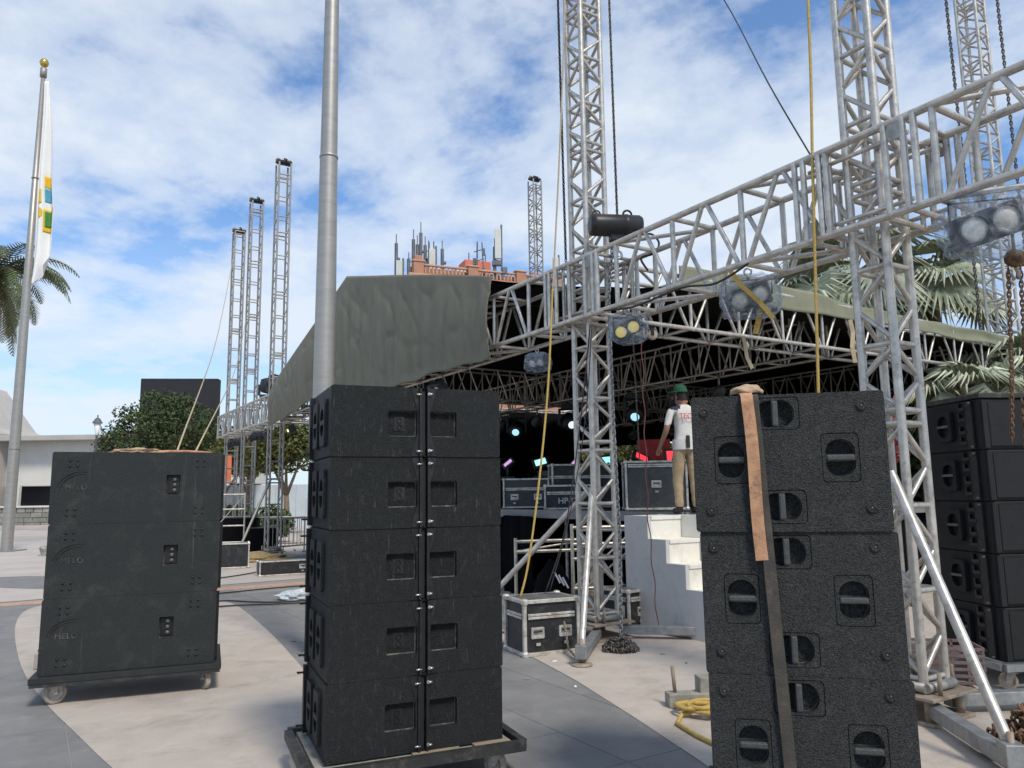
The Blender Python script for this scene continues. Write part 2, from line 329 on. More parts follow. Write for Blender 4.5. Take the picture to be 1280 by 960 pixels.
def cyl_mesh(m, n):
    if (m, n) not in _cyl:
        _cyl[(m, n)] = MB().tube((0, 0, 0), (0, 0, 1), 1.0, n).mesh('tube', m)
    return _cyl[(m, n)]
def tube(parent, name, a, b, r, m='alu', n=10):
    a = Vector(a); b = Vector(b); d = b - a
    o = bpy.data.objects.new(name, cyl_mesh(m, n)); col.objects.link(o); o.parent = parent
    o.rotation_mode = 'QUATERNION'; o.rotation_quaternion = d.to_track_quat('Z', 'Y')
    o.location = a; o.scale = (r, r, d.length); return o
_shared = {}
def shared(key, fn):
    if key not in _shared: _shared[key] = fn()
    return _shared[key]
B1 = Vector((-0.53, 0.848, 0)); B2 = Vector((0.848, 0.53, 0)); A0 = Vector((1.04, 9.79, 0))
SROT = math.atan2(B2.y, B2.x)               # local x = b2 (upstage), local y = b1 (along the stage front)
def W(s, t, z=0.0): return A0 + B1 * s + B2 * t + Vector((0, 0, z))
def round_rect(cx, cy, w_, h_, r_, n=4):
    pts = []
    for qx, qy, a0 in ((1, 1, 0), (-1, 1, 90), (-1, -1, 180), (1, -1, 270)):
        for k in range(n + 1):
            a = R(a0 + 90 * k / n)
            pts.append((cx + qx * (w_ / 2 - r_) + r_ * math.cos(a), cy + qy * (h_ / 2 - r_) + r_ * math.sin(a)))
    return pts
def dshape(cx, cy, r_, ang, gap, n=12):       # half disc on the side given by ang, leaving gap/2 to the centre line
    pts = []
    a0 = math.asin(gap / 2 / r_)
    for k in range(n + 1):
        a = a0 + (math.pi - 2 * a0) * k / n
        x, y = r_ * math.cos(a), r_ * math.sin(a)
        pts.append((cx + x * math.cos(ang) - y * math.sin(ang), cy + x * math.sin(ang) + y * math.cos(ang)))
    return pts
def dlong(r_, ang, gap, h0, h1, n=12):
    pts = [(r_, gap / 2), ] + [(r_ * math.cos(math.pi * k / n), gap / 2 + h0 + h1 * math.sin(math.pi * k / n)) for k in range(n + 1)] + [(-r_, gap / 2)]
    return [(x * math.cos(ang) - y * math.sin(ang), x * math.sin(ang) + y * math.cos(ang)) for x, y in pts]
def holed(outer, holes, depth, hdepth, mtx=Matrix.Identity(3), c=(0, 0, 0), back=True):
    """plate in local x,z; front at y=0 facing -y, body to y=depth, holes hdepth deep with a floor"""
    mb = MB(); c = Vector(c)
    loops = [outer] + holes
    flat = [p for l in loops for p in l]
    P3 = lambda p, y: mtx @ Vector((p[0], y, p[1])) + c
    tri = tessellate_polygon([[Vector((p[0], p[1], 0)) for p in l] for l in loops])
    fs = []
    for t3 in tri:
        a, b, d = [flat[i] for i in t3]
        cr_ = (b[0] - a[0]) * (d[1] - a[1]) - (b[1] - a[1]) * (d[0] - a[0])
        fs.append(tuple(t3) if cr_ > 0 else tuple(reversed(t3)))
    mb.add([P3(p, 0) for p in flat], fs)
    n = len(outer); vs = [P3(p, 0) for p in outer] + [P3(p, depth) for p in outer]
    mb.add(vs, [(i, n + i, n + (i + 1) % n, (i + 1) % n) for i in range(n)] + ([tuple(range(n, 2 * n))[::-1]] if back else []))
    for h in holes:
        n = len(h); vs = [P3(p, 0) for p in h] + [P3(p, hdepth) for p in h]
        mb.add(vs, [(i, (i + 1) % n, n + (i + 1) % n, n + i) for i in range(n)] + [tuple(range(n, 2 * n))])
    return mb
def text_mesh(s, size, depth, m, name='lettering', spacing=1.0):
    cu = bpy.data.curves.new(name, 'FONT'); cu.body = s; cu.size = size; cu.extrude = depth; cu.align_x = 'CENTER'; cu.align_y = 'CENTER'; cu.space_character = spacing
    ob = bpy.data.objects.new(name, cu); col.objects.link(ob)
    dg = bpy.context.evaluated_depsgraph_get()
    me = bpy.data.meshes.new_from_object(ob.evaluated_get(dg)); me.name = name
    bpy.data.objects.remove(ob); me.materials.clear(); me.materials.append(M[m]); return me
def bevel(o, w_, seg=2, ang=50, edge=None):
    b = o.modifiers.new('bevel', 'BEVEL'); b.width = w_; b.segments = seg; b.limit_method = 'ANGLE'; b.angle_limit = R(ang)
    if edge:
        if len(o.data.materials) < 2: o.data.materials.append(M[edge])
        b.material = 1
    return o
RX90 = Matrix.Rotation(R(90), 3, 'X'); RY90 = Matrix.Rotation(R(90), 3, 'Y')

# ================================================================== GROUND
g = MB().add([(-400, -60, 0.023), (400, -60, 0.023), (400, 700, 0.023), (-400, 700, 0.023)], [(0, 1, 2, 3)]).obj('ground', 'ground')
tag(g, 'grey paved plaza ground reaching to the far buildings', kind='structure')
def smooth_poly(pts, it=3):
    for _ in range(it):
        q = []
        for i in range(len(pts)):
            a, b = pts[i], pts[(i + 1) % len(pts)]
            q += [(a[0] * .75 + b[0] * .25, a[1] * .75 + b[1] * .25), (a[0] * .25 + b[0] * .75, a[1] * .25 + b[1] * .75)]
        pts = q
    return pts
def sheet(name, pts, z, m, label):
    tri = tessellate_polygon([[Vector((x, y, 0)) for x, y in pts]])
    fs = []
    for t3 in tri:
        a, b, d = [pts[i] for i in t3]
        fs.append(t3 if (b[0] - a[0]) * (d[1] - a[1]) - (b[1] - a[1]) * (d[0] - a[0]) > 0 else tuple(reversed(t3)))
    return tag(MB().add([(x, y, z) for x, y in pts], fs).obj(name, m), label, kind='structure')
petal = smooth_poly([(-0.3, 3.0), (-1.3, 3.9), (-2.74, 5.45), (-3.3, 6.1), (-4.09, 7.0), (-5.09, 8.25), (-6.34, 10.07), (-7.35, 11.65), (-8.1, 13.1), (-7.9, 14.1), (-6.3, 14.6),
                     (-4.9, 13.6), (-4.14, 12.25), (-3.04, 10.09), (-2.29, 8.47), (-1.4, 6.6), (-0.5, 4.6), (0.1, 3.2)], 2)
light2 = smooth_poly([(1.7, 2.6), (1.45, 4.3), (1.22, 5.34), (0.92, 6.43), (0.57, 7.62), (0.2, 8.66), (-0.04, 9.28), (-0.75, 10.9), (-1.6, 12.7), (-2.8, 14.6), (-4.0, 16.3)], 0)
light2 += [(-4.0, 17.5), (6, 30), (40, 40), (40, -10), (1.9, -10)]
far_light = [(-9.0, 13.9), (-4.3, 17.35), (-4.0, 17.5), (6, 30), (20, 62), (-60, 62), (-60, -2), (-22, 4)]
sheet('pavement', petal, 0.032, 'conc', 'pale beige concrete petal shape set into the grey paving')
sheet('pavement', light2, 0.032, 'conc', 'pale beige concrete floor around the stage')
sheet('pavement', far_light, 0.030, 'conc2', 'light grey concrete plaza beyond the terracotta band')
wedge = [(-10.3, 15.9), (-7.9, 15.7), (-8.6, 17.4), (-11.3, 18.8), (-13.0, 17.5)]
sheet('pavement', smooth_poly(wedge, 2), 0.034, 'paver', 'grey paved wedge beyond the terracotta band')
# terracotta band, built of bricks
band = thing('paving_band', 'narrow terracotta brick band crossing the plaza', 'paving'); band['kind'] = 'structure'; del band['category']
for k in range(40):
    for q in range(2):
        p = W(0, 0) ; base = Vector((-9.6, 12.85, 0)) + B2 * (k * 0.30 + q * 0.15) + B1 * (q * 0.2)
        o = link('brick', shared('tbrick', lambda: MB().cbox((0, 0, 0.018), (0.292, 0.192, 0.04), 0.004).mesh('brick', 'terra')), band, base, SROT)
# grey slabs
floor_root = thing('paving', 'grey stone slab paving with fine open joints', 'x'); floor_root['kind'] = 'structure'; del floor_root['category']
SL = 0.78; cnt = 0
def slab_mesh(m): return MB().cbox((0, 0, 0.008), (SL - 0.008, SL - 0.008, 0.04), 0.003).mesh('slab', m)
cand = []
for i in range(-30, 31):
    for j in range(-30, 31):
        p = Vector((0.32, 6.05, 0)) + B2 * ((i + 0.5) * SL) + B1 * ((j + 0.5) * SL)
        if p.y < 4.4 or p.y > 15 or p.x > 1.5 or p.x < -0.69 * p.y - 0.6: continue
        if (p - Vector((-8.6, 13.6, 0))).dot(B1) > -0.5: continue
        cand.append((p.length, p))
cand.sort(key=lambda q: q[0])
for d_, p in cand[:290]:
    o = link('slab', shared('slab%d' % (cnt % 3), lambda: slab_mesh(('paver', 'paver_b', 'paver')[cnt % 3])), floor_root, p + Vector((0, 0, rnd.uniform(-0.001, 0.001))), SROT)
    cnt = rnd.randrange(3)

# ================================================================== TRUSSWORK
def tower(label, s, t, H, rc=0.036, rw=0.023, m='alu', n=12, w_=0.38, bay=0.66, far=False, loc=None, group=None):
    p = loc if loc else W(s, t)
    T = thing('truss_tower', label, 'truss tower', p, SROT, group)
    h = w_ / 2
    cs = [(-h, -h), (h, -h), (h, h), (-h, h)]
    for x, y in cs: tube(T, 'chord', (x, y, 0.22), (x, y, H), rc, m, n)
    nb = int((H - 0.3) / bay); nn = 6 if far else 8
    for i in range(nb + 1):
        zz = 0.34 + i * bay
        if zz > H: break
        joint = i % 3 == 0 and i
        for a in range(4):
            x0, y0 = cs[a]; x1, y1 = cs[(a + 1) % 4]
            if not (far and a % 2): tube(T, 'rung', (x0, y0, zz), (x1, y1, zz), rw, m, nn)
            if joint and not (far and a % 2): tube(T, 'rung', (x0, y0, zz + 0.11), (x1, y1, zz + 0.11), rw * (1.3 if far else 1), m, nn)
            top = zz + bay
            if top <= H + 0.01 and not (far and a % 2 == 0):
                z0 = zz + (0.13 if joint else 0.03); z1 = top - 0.03; zm = (z0 + z1) / 2
                if a % 2: x0, y0, x1, y1 = x1, y1, x0, y0
                rb_ = rw * (0.7 if far else 0.95)
                tube(T, 'brace', (x0, y0, z0), (x1, y1, zm - 0.02), rb_, m, nn)
                tube(T, 'brace', (x1, y1, zm + 0.02), (x0, y0, z1), rb_, m, nn)
    return T
def tower_head(T, H):
    MB().box((0, 0, H + 0.02), (0.40, 0.12, 0.05)).box((0, 0.09, H + 0.07), (0.46, 0.03, 0.07)).box((0, -0.09, H + 0.07), (0.46, 0.03, 0.07)).box((0.05, 0, H + 0.16), (0.05, 0.3, 0.10), mtx=Matrix.Rotation(0.5, 3, 'X')).obj('head_block', 'rig_steel', T)
    for sx in (-0.18, 0.18):
        MB().lathe([(0.02, -0.03), (0.07, -0.03), (0.055, 0), (0.07, 0.03), (0.02, 0.03)], 14, (sx, 0, H + 0.11), RX90).obj('pulley', 'rust_steel', T)
def beam(label, s0, t0, s1, t1, z0, z1, wd, bay=0.95, rc=0.033, rw=0.026, m='alu', n=10, simple=False, sleeves=(), parent_only=None):
    a = W(s0, t0); b = W(s1, t1); L = (b - a).length; u = (b - a).normalized(); v = Vector((-u.y, u.x, 0))
    ang = math.atan2(u.y, u.x)
    T = thing('truss_beam', label, 'truss beam', (a.x, a.y, z0), ang)
    hgt = z1 - z0; h = wd / 2
    for y in (-h, h):
        for z in (0, hgt): tube(T, 'chord', (0, y, z), (L, y, z), rc, m, n)
    nb = max(1, round(L / bay)); st = L / nb
    for i in range(nb + 1):
        x = i * st
        blocked = any(abs(x - sl) < 0.62 for sl in sleeves)
        for y in (-h, h):
            tube(T, 'upright', (x, y, 0), (x, y, hgt), rw, m, 8)
            if i < nb and not any(abs(x + st / 2 - sl) < 0.55 for sl in sleeves):
                xm = x + st / 2
                tube(T, 'brace', (x + 0.06, y, 0), (xm - 0.03, y, hgt), rw * 0.9, m, 8)
                tube(T, 'brace', (xm + 0.03, y, hgt), (x + st - 0.06, y, 0), rw * 0.9, m, 8)
        for z in ((0, hgt) if not simple else (0,)):
            tube(T, 'cross_tube', (x, -h, z), (x, h, z), rw, m, 8)
            if i < nb and not simple and i % 2 == 0: tube(T, 'brace', (x + .03, -h, z), (x + st - .03, h, z), rw * .9, m, 8)
    for sl in sleeves:                      # sleeve blocks round the towers: a cage of close uprights
        S = link('sleeve_block', None, T, (sl, 0, 0))
        for x in (-0.56, -0.47, -0.31, 0.31, 0.47, 0.56):
            for y in (-h - 0.012, h + 0.012): tube(S, 'upright', (x, y, 0), (x, y, hgt), 0.028, m, 10)
        for x in (-0.47, -0.25, 0.25, 0.47):
            for z in (0.0, hgt): tube(S, 'cross_tube', (x, -h, z + 0.004), (x, h, z + 0.004), 0.024, m, 8)
        for y in (-0.24, 0.24):
            for z in (0.10, hgt - 0.10): tube(S, 'cross_tube', (-0.47, y, z), (0.47, y, z), 0.02, m, 8)
            tube(S, 'upright', (-0.26, y, 0), (-0.26, y, hgt), 0.022, m, 8); tube(S, 'upright', (0.26, y, 0), (0.26, y, hgt), 0.022, m, 8)
        for y in (-h - 0.02, h + 0.02):
            MB().box((-0.40, y, hgt - 0.09), (0.10, 0.012, 0.14)).box((0.40, y, 0.09), (0.10, 0.012, 0.14)).obj('gusset', 'alu_dull', S)
    return T
TA = tower('tall silver truss tower with chain hoist beside the white steps', 0, 0, 11.6, w_=0.32)
TB = tower('tall silver truss tower rising behind the strapped subwoofer stack', -4.03, 0, 11.6, w_=0.30)
TC = tower('silver truss tower with hanging chains in front of the fan palms', 0.1, 10.9, 16.5, n=8, rc=0.036, rw=0.022, w_=0.40)
tower_head(TC, 16.5)
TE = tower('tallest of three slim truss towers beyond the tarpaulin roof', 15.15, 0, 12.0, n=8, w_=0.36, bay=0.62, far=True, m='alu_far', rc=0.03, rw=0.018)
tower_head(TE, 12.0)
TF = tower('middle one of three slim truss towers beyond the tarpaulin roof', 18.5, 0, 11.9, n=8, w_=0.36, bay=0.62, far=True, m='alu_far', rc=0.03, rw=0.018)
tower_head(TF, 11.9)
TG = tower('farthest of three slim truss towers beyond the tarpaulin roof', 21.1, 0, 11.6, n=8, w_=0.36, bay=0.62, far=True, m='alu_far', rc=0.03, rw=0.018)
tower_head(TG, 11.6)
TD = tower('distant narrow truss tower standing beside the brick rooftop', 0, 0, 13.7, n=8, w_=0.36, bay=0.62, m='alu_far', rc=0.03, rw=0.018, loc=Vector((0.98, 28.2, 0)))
tower_head(TD, 13.7)
SB = beam('long silver roof beam carrying bagged lamps and two sleeve blocks', -7.6, 0, 22.0, 0, 3.98, 4.74, 0.62, bay=0.95, rc=0.034, rw=0.028, sleeves=(7.6, 3.57))
SD = beam('silver side beam under the pale tarpaulin strip running to the palms', 0.0, 0.55, 0.0, 11.0, 4.0, 4.72, 0.6, bay=0.95, rc=0.031, rw=0.024)
beam('dark inner roof beam running across the middle of the stage', 0.4, 5.0, 15.0, 5.0, 4.0, 4.7, 0.55, bay=0.75, rc=0.026, rw=0.018, n=8, simple=True, m='alu')
beam('dark inner roof beam across the back of the stage', 0.4, 10.6, 15.0, 10.6, 4.0, 4.7, 0.55, bay=0.85, rc=0.026, rw=0.018, n=8, simple=True, m='alu')
beam('dark inner roof beam running upstage under the roof ridge', 8.0, 0.5, 8.0, 10.4, 4.0, 4.7, 0.55, bay=0.75, rc=0.026, rw=0.018, n=8, simple=True, m='alu')
beam('dark roof beam on the far side of the stage', 15.1, 0.4, 15.1, 10.6, 4.0, 4.7, 0.55, bay=0.85, rc=0.026, rw=0.018, n=8, simple=True, m='alu')
# tower bases and outriggers
def tower_base(label, s, t, arms, braces, m='alu'):
    p = W(s, t); T = thing('tower_base', label, 'tower base', p, 0)
    MB().cbox((0, 0, 0.23), (0.62, 0.62, 0.025), 0.005, Matrix.Rotation(SROT, 3, 'Z')).obj('top_plate', 'rust_steel', T)
    MB().cbox((0, 0, 0.045), (0.58, 0.58, 0.03), 0.006, Matrix.Rotation(SROT, 3, 'Z')).obj('bottom_plate', 'rust_steel', T)
    for k in range(4):
        a = SROT + R(45 + 90 * k)
        MB().tube((0.3 * math.cos(a), 0.3 * math.sin(a), 0.05), (0.3 * math.cos(a), 0.3 * math.sin(a), 0.225), 0.035, 10).obj('collar', 'rust_steel', T)
        b_ = a + R(18)
        MB().tube((0.30 * math.cos(b_), 0.30 * math.sin(b_), 0.235), (0.30 * math.cos(b_), 0.30 * math.sin(b_), 0.40), 0.018, 8).obj('pin', 'rust_steel', T)
    for k in range(4):
        a = SROT + R(90 * k); c, s_ = math.cos(a), math.sin(a); x = 0.19
        MB().tube((x * c - 0.19 * s_, x * s_ + 0.19 * c, 0.285), (x * c + 0.19 * s_, x * s_ - 0.19 * c, 0.285), 0.038, 10).obj('roller', 'alu_dull', T)
    for (ax, ay), jack in arms:
        d = Vector((ax - p.x, ay - p.y, 0)); L = d.length; u = d.normalized(); ang = math.atan2(u.y, u.x)
        mt = Matrix.Rotation(ang, 3, 'Z')
        arm = MB().cbox(mt @ Vector((L / 2 + 0.12, 0, 0.135)), (L - 0.24, 0.10, 0.10), 0.006, mt).obj('outrigger', 'galv', T)
        if jack:
            e_ = u * L
            MB().tube((e_.x, e_.y, 0.05), (e_.x, e_.y, 0.30), 0.022, 10).obj('jack_screw', 'rust_steel', T)
            MB().lathe([(0.0, 0.032), (0.11, 0.032), (0.11, 0.05), (0.05, 0.062), (0.0, 0.062)], 20, (e_.x, e_.y, 0)).obj('foot_pad', 'rust_steel', T)
            MB().cbox((e_.x, e_.y, 0.17), (0.12, 0.12, 0.14), 0.008, mt).obj('jack_housing', 'galv', T)
    for a, b in braces:
        a = Vector(a) - p; b = Vector(b) - p
        tube(T, 'brace_tube', a, b, 0.036, m, 12)
    return T
pa = W(0, 0); pb_ = W(-4.03, 0)
tower_base('rusty base of the hoist tower with outriggers near a battered case', 0, 0,
           [((0.68, 8.25), True), ((-0.55, 10.3), True), ((2.45, 9.5), False)], [((0.98, 9.66, 1.85), (0.69, 8.32, 0.22)), ((0.94, 9.95, 1.80), (-0.52, 10.32, 0.26))])
tower_base('rusty base of the tower behind the strapped subwoofers with leaning brace', -4.03, 0,
           [((3.04, 5.0), True), ((4.75, 6.5), False)], [((3.02, 6.18, 1.92), (3.05, 5.02, 0.20))])
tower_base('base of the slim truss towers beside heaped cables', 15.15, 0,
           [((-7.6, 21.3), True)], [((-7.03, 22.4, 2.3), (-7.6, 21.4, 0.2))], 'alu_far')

# ================================================================== ROOF TARPAULIN
def grid_obj(name, nu, nv, fn, m, thick=0.01, parent=None):
    vs = [fn(i / nu, j / nv) for j in range(nv + 1) for i in range(nu + 1)]
    fs = [(j * (nu + 1) + i, j * (nu + 1) + i + 1, (j + 1) * (nu + 1) + i + 1, (j + 1) * (nu + 1) + i) for j in range(nv) for i in range(nu)]
    mb = MB().add(vs, fs, True); o = mb.obj(name, m, parent)
    if thick: sd_ = o.modifiers.new('thick', 'SOLIDIFY'); sd_.thickness = thick; sd_.offset = 0
    return o
PK, PZ = 8.15, 6.50
def gable_z(s):
    if s < PK: return 4.42 + (PZ - 4.42) * (s / PK)
    return PZ - (PZ - 4.75) * ((s - PK) / (14.3 - PK))
TP = thing('roof_tarp', 'olive green tarpaulin draped over the gabled stage roof', 'tarpaulin', (0, 0, 0))
def front_fn(u, v):
    s = 1.85 + (14.2 - 1.85) * u
    zt = gable_z(s) + 0.13 + 0.02 * math.sin(9 * u)
    zb = 3.80 + 0.36 * math.exp(-((s - 9.6) / 2.4) ** 2) + 0.02 * math.sin(s * 2.1) + 0.015 * math.sin(s * 5.3)
    z = zb + (zt - zb) * v
    fold = noise.noise(Vector((s * 0.8 + z * 0.15, z * 0.15, 1.7))) * 0.07 + noise.noise(Vector((s * 4.2 - z * 0.35, z * 0.25, 4.7))) * 0.035
    rdg = 1 - abs(noise.noise(Vector((s * 2.6 + z * 0.5, z * 0.3, 8.7)))) * 2
    fold += 0.05 * max(0, rdg) ** 6 * 0.6 + 0.03 * max(0, 1 - abs(noise.noise(Vector((s * 1.2 - z * 1.3, z * 0.8 + s * 0.4, 3.1)))) * 3) ** 4
    fold += 0.03 * math.sin(s * 5.3 + z * 0.6) * (1 - v) ** 2
    k = min(1, (1 - v) * 4) * min(1, v * 8 + 0.35)
    t = -0.40 + fold * k - 0.16 * math.sin(math.pi * min(1, (1 - v) * 0.9)) * 0.5
    return W(s, t, z)
grid_obj('front_sheet', 180, 44, front_fn, 'tarp', 0.012, TP)
def near_fn(u, v):        # u along t, v from eave to ridge
    t = -0.38 + (11.3 + 0.38) * u
    s0 = 1.85 if t < 0.2 else max(-0.32, 1.85 - (t - 0.2) * 2.2)
    s = s0 + (PK - s0) * v
    z = gable_z(max(0, s)) + 0.05 + 0.16 * math.exp(-((t - 2.6) / 2.2) ** 2) * (1 - v) ** 3 + 0.03 * noise.noise(Vector((s, t, 0)))
    return W(s, t, z)
grid_obj('roof_slope', 70, 30, near_fn, 'tarp', 0.0, TP)
def far_fn(u, v):
    t = -0.38 + (11.3 + 0.38) * u; s = 14.2 + (PK - 14.2) * v
    return W(s, t, gable_z(s) + 0.02 + 0.03 * noise.noise(Vector((s, t, 3))))
grid_obj('roof_slope', 40, 20, far_fn, 'tarp', 0.0, TP)
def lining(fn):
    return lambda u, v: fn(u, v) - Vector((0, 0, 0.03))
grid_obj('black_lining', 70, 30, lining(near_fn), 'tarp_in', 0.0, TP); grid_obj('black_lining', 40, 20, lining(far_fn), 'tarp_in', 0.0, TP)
def frfn(u, v):
    t = 1.25 + (11.3 - 1.25) * u
    zt = 4.46 + 0.05 + 0.16 * math.exp(-((t - 2.6) / 2.2) ** 2) + 0.22
    zb = 4.50 + 0.015 * math.sin(t * 1.3) + 0.02 * noise.noise(Vector((t * 2.0, 0, 5)))
    f = 0.05 * noise.noise(Vector((t * 1.6, v * 1.2, 9))) + 0.03 * math.sin(t * 4)
    return W(-0.34 + f - 0.03 * (1 - v), t, zb + (zt - zb) * v)
fr = grid_obj('edge_strip', 110, 8, frfn, 'tarp_pale', 0.012, TP)
fr['label'] = 'pale green edge strip hanging over the side beam'

# ================================================================== STAGE
ST = thing('stage', 'raised stage platform with grey edge and black skirt', 'stage', (A0.x, A0.y, 0), SROT)
def lp(s, t, z): return (t, s, z)     # stage local: x = t, y = s
MB().box((6.1, 7.6, 1.455), (9.2, 15.2, 0.08)).obj('deck', 'deck_top', ST)
MB().cbox((1.49, 7.6, 1.44), (0.04, 15.2, 0.14), 0.004).obj('edge_board', 'deck', ST)
MB().cbox((6.1, -0.02, 1.44), (9.2, 0.04, 0.14), 0.004).obj('edge_board', 'deck', ST)
def skirt_fn(u, v):
    s = 0.5 + 14.5 * u; return Vector((1.62 + 0.06 * math.sin(s * 9) + 0.05 * math.sin(s * 3.1), s, 0.04 + 1.33 * v))
def skirt2(u, v):
    t = 1.6 + 9 * u; return Vector((t, 0.10 + 0.05 * math.sin(t * 8), 0.04 + 1.33 * v))
grid_obj('skirt', 140, 3, lambda u, v: skirt_fn(0.27 + 0.73 * u, v), 'drape', 0.01, ST)
grid_obj('skirt', 90, 3, skirt2, 'drape', 0.01, ST)
for s in (0.15, 1.6, 3.0, 4.4): tube(ST, 'leg', (1.7, s, 0.03), (1.7, s, 1.4), 0.03, 'alu_dull', 8)
for t in (3.2, 5.0): tube(ST, 'leg', (t, 0.2, 0.03), (t, 0.2, 1.4), 0.03, 'alu_dull', 8)
# black curtains
def curtain(label, a, b, z0, z1, amp=0.09, fr_=7):
    a = Vector(a); b = Vector(b); L = (b - a).length; u_ = (b - a).normalized(); n_ = Vector((-u_.y, u_.x, 0))
    o = grid_obj('curtain', int(L * 10), 4, lambda u, v: a + (b - a) * u + n_ * (amp * math.sin(u * L * fr_) + 0.04 * math.sin(u * L * 2.7)) + Vector((0, 0, z0 + (z1 - z0) * v)), 'drape', 0.012)
    return tag(o, label, 'curtain')
curtain('black curtain closing the far side of the stage', W(14.6, 4.5), W(14.6, 10.8), 1.5, 4.6)
curtain('black curtain hanging high across the back of the stage', W(0.5, 10.95), W(15.2, 10.95), 3.35, 4.9)
curtain('low black curtain along the back of the stage floor', W(0.5, 10.9), W(15.2, 10.9), 1.5, 2.75)
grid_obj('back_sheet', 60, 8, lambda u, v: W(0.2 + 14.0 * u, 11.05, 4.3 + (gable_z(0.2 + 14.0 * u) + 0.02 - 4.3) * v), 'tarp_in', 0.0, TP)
curtain('black curtain hanging beneath the stage beside the battered case', W(4.6, 1.42), W(3.4, 1.30), 0.03, 1.40, 0.05, 14)
curtain('black sheet added behind the scaffold frames to darken the understage', W(7.5, 3.2), W(0.2, 3.2), 0.03, 1.40, 0.07, 9)  # added backing sheet, stops daylight showing through below the deck
# white steps
SP = thing('steps', 'white and grey painted solid steps leading up to the stage', 'steps', (A0.x, A0.y, 0), SROT)
ZG = [-0.04, -0.37, -0.70, -1.03, -1.36]; ZT = [1.48, 1.19, 0.90, 0.61, 0.32]
prof = [(0.42, 0.03), (0.42, 1.48)]
for k in range(5): prof += [(ZG[k], ZT[k]), (ZG[k], ZT[k + 1] if k < 4 else 0.03)]
n_ = len(prof)
MB().add([(0.80, y, z) for y, z in prof] + [(0.86, y, z) for y, z in prof], [tuple(range(n_)), tuple(range(n_, 2 * n_))[::-1]] + [(i, n_ + i, n_ + (i + 1) % n_, (i + 1) % n_) for i in range(n_)]).obj('side_panel', 'stair_grey', SP)
for k in range(5):
    y0 = 0.415 if k == 0 else ZG[k - 1]; y1 = ZG[k]; zt = ZT[k] - 0.002
    MB().cbox((1.13, (y0 + y1) / 2, zt - 0.025), (0.53, y0 - y1 + 0.02, 0.05), 0.006).obj('tread', 'white_paint', SP)
    MB().box((1.13, y1 + 0.015, zt - 0.17), (0.53, 0.02, 0.24)).obj('riser', 'white_paint', SP)
MB().cbox((1.43, -0.47, 0.76), (0.05, 1.78, 1.45), 0.006).obj('back_panel', 'white_paint', SP)

# ================================================================== LOUDSPEAKERS
ORD5 = ['lowest', 'second from bottom', 'middle', 'second from top', 'topmost']
ORD3 = ['lowest', 'middle', 'topmost']
def caster(parent, x, y, z_top, swivel, r_=0.085, wd=0.045):
    C = link('caster', None, parent, (x, y, 0), swivel)
    MB().box((0, 0, z_top - 0.008), (0.10, 0.09, 0.014)).obj('mount_plate', 'dolly_steel', C)
    off = 0.035
    zc = r_ + 0.034
    for sx in (-1, 1):
        MB().add([(-0.03, sx * (wd / 2 + 0.008), z_top - 0.02), (0.04, sx * (wd / 2 + 0.008), z_top - 0.02), (off + 0.02, sx * (wd / 2 + 0.008), zc - 0.015), (off - 0.02, sx * (wd / 2 + 0.008), zc - 0.015),
                  (-0.03, sx * (wd / 2 + 0.013), z_top - 0.02), (0.04, sx * (wd / 2 + 0.013), z_top - 0.02), (off + 0.02, sx * (wd / 2 + 0.013), zc - 0.015), (off - 0.02, sx * (wd / 2 + 0.013), zc - 0.015)],
                 [(0, 1, 2, 3), (7, 6, 5, 4), (0, 4, 5, 1), (1, 5, 6, 2), (2, 6, 7, 3), (3, 7, 4, 0)]).obj('fork', 'rim', C)
    MB().box((0.0, 0, z_top - 0.018), (0.09, wd + 0.03, 0.012)).obj('fork_crown', 'rim', C)
    h = wd / 2
    MB().lathe([(r_ * 0.72, -h), (r_ * 0.94, -h), (r_, -h * 0.6), (r_, h * 0.6), (r_ * 0.94, h), (r_ * 0.72, h)], 28, (off, 0, zc), RX90).obj('tyre', 'tyre', C)
    MB().lathe([(0.0, -h * 0.5), (r_ * 0.25, -h * 0.55), (r_ * 0.3, -h * 0.3), (r_ * 0.6, -h * 0.25), (r_ * 0.73, -h * 0.9), (r_ * 0.73, h * 0.9), (r_ * 0.6, h * 0.25), (r_ * 0.3, h * 0.3), (r_ * 0.25, h * 0.55), (0, h * 0.5)], 24, (off, 0, zc), RX90).obj('rim', 'rim', C)
    MB().tube((off, -h - 0.02, zc), (off, h + 0.02, zc), 0.012, 8).obj('axle', 'chrome', C)
    return C
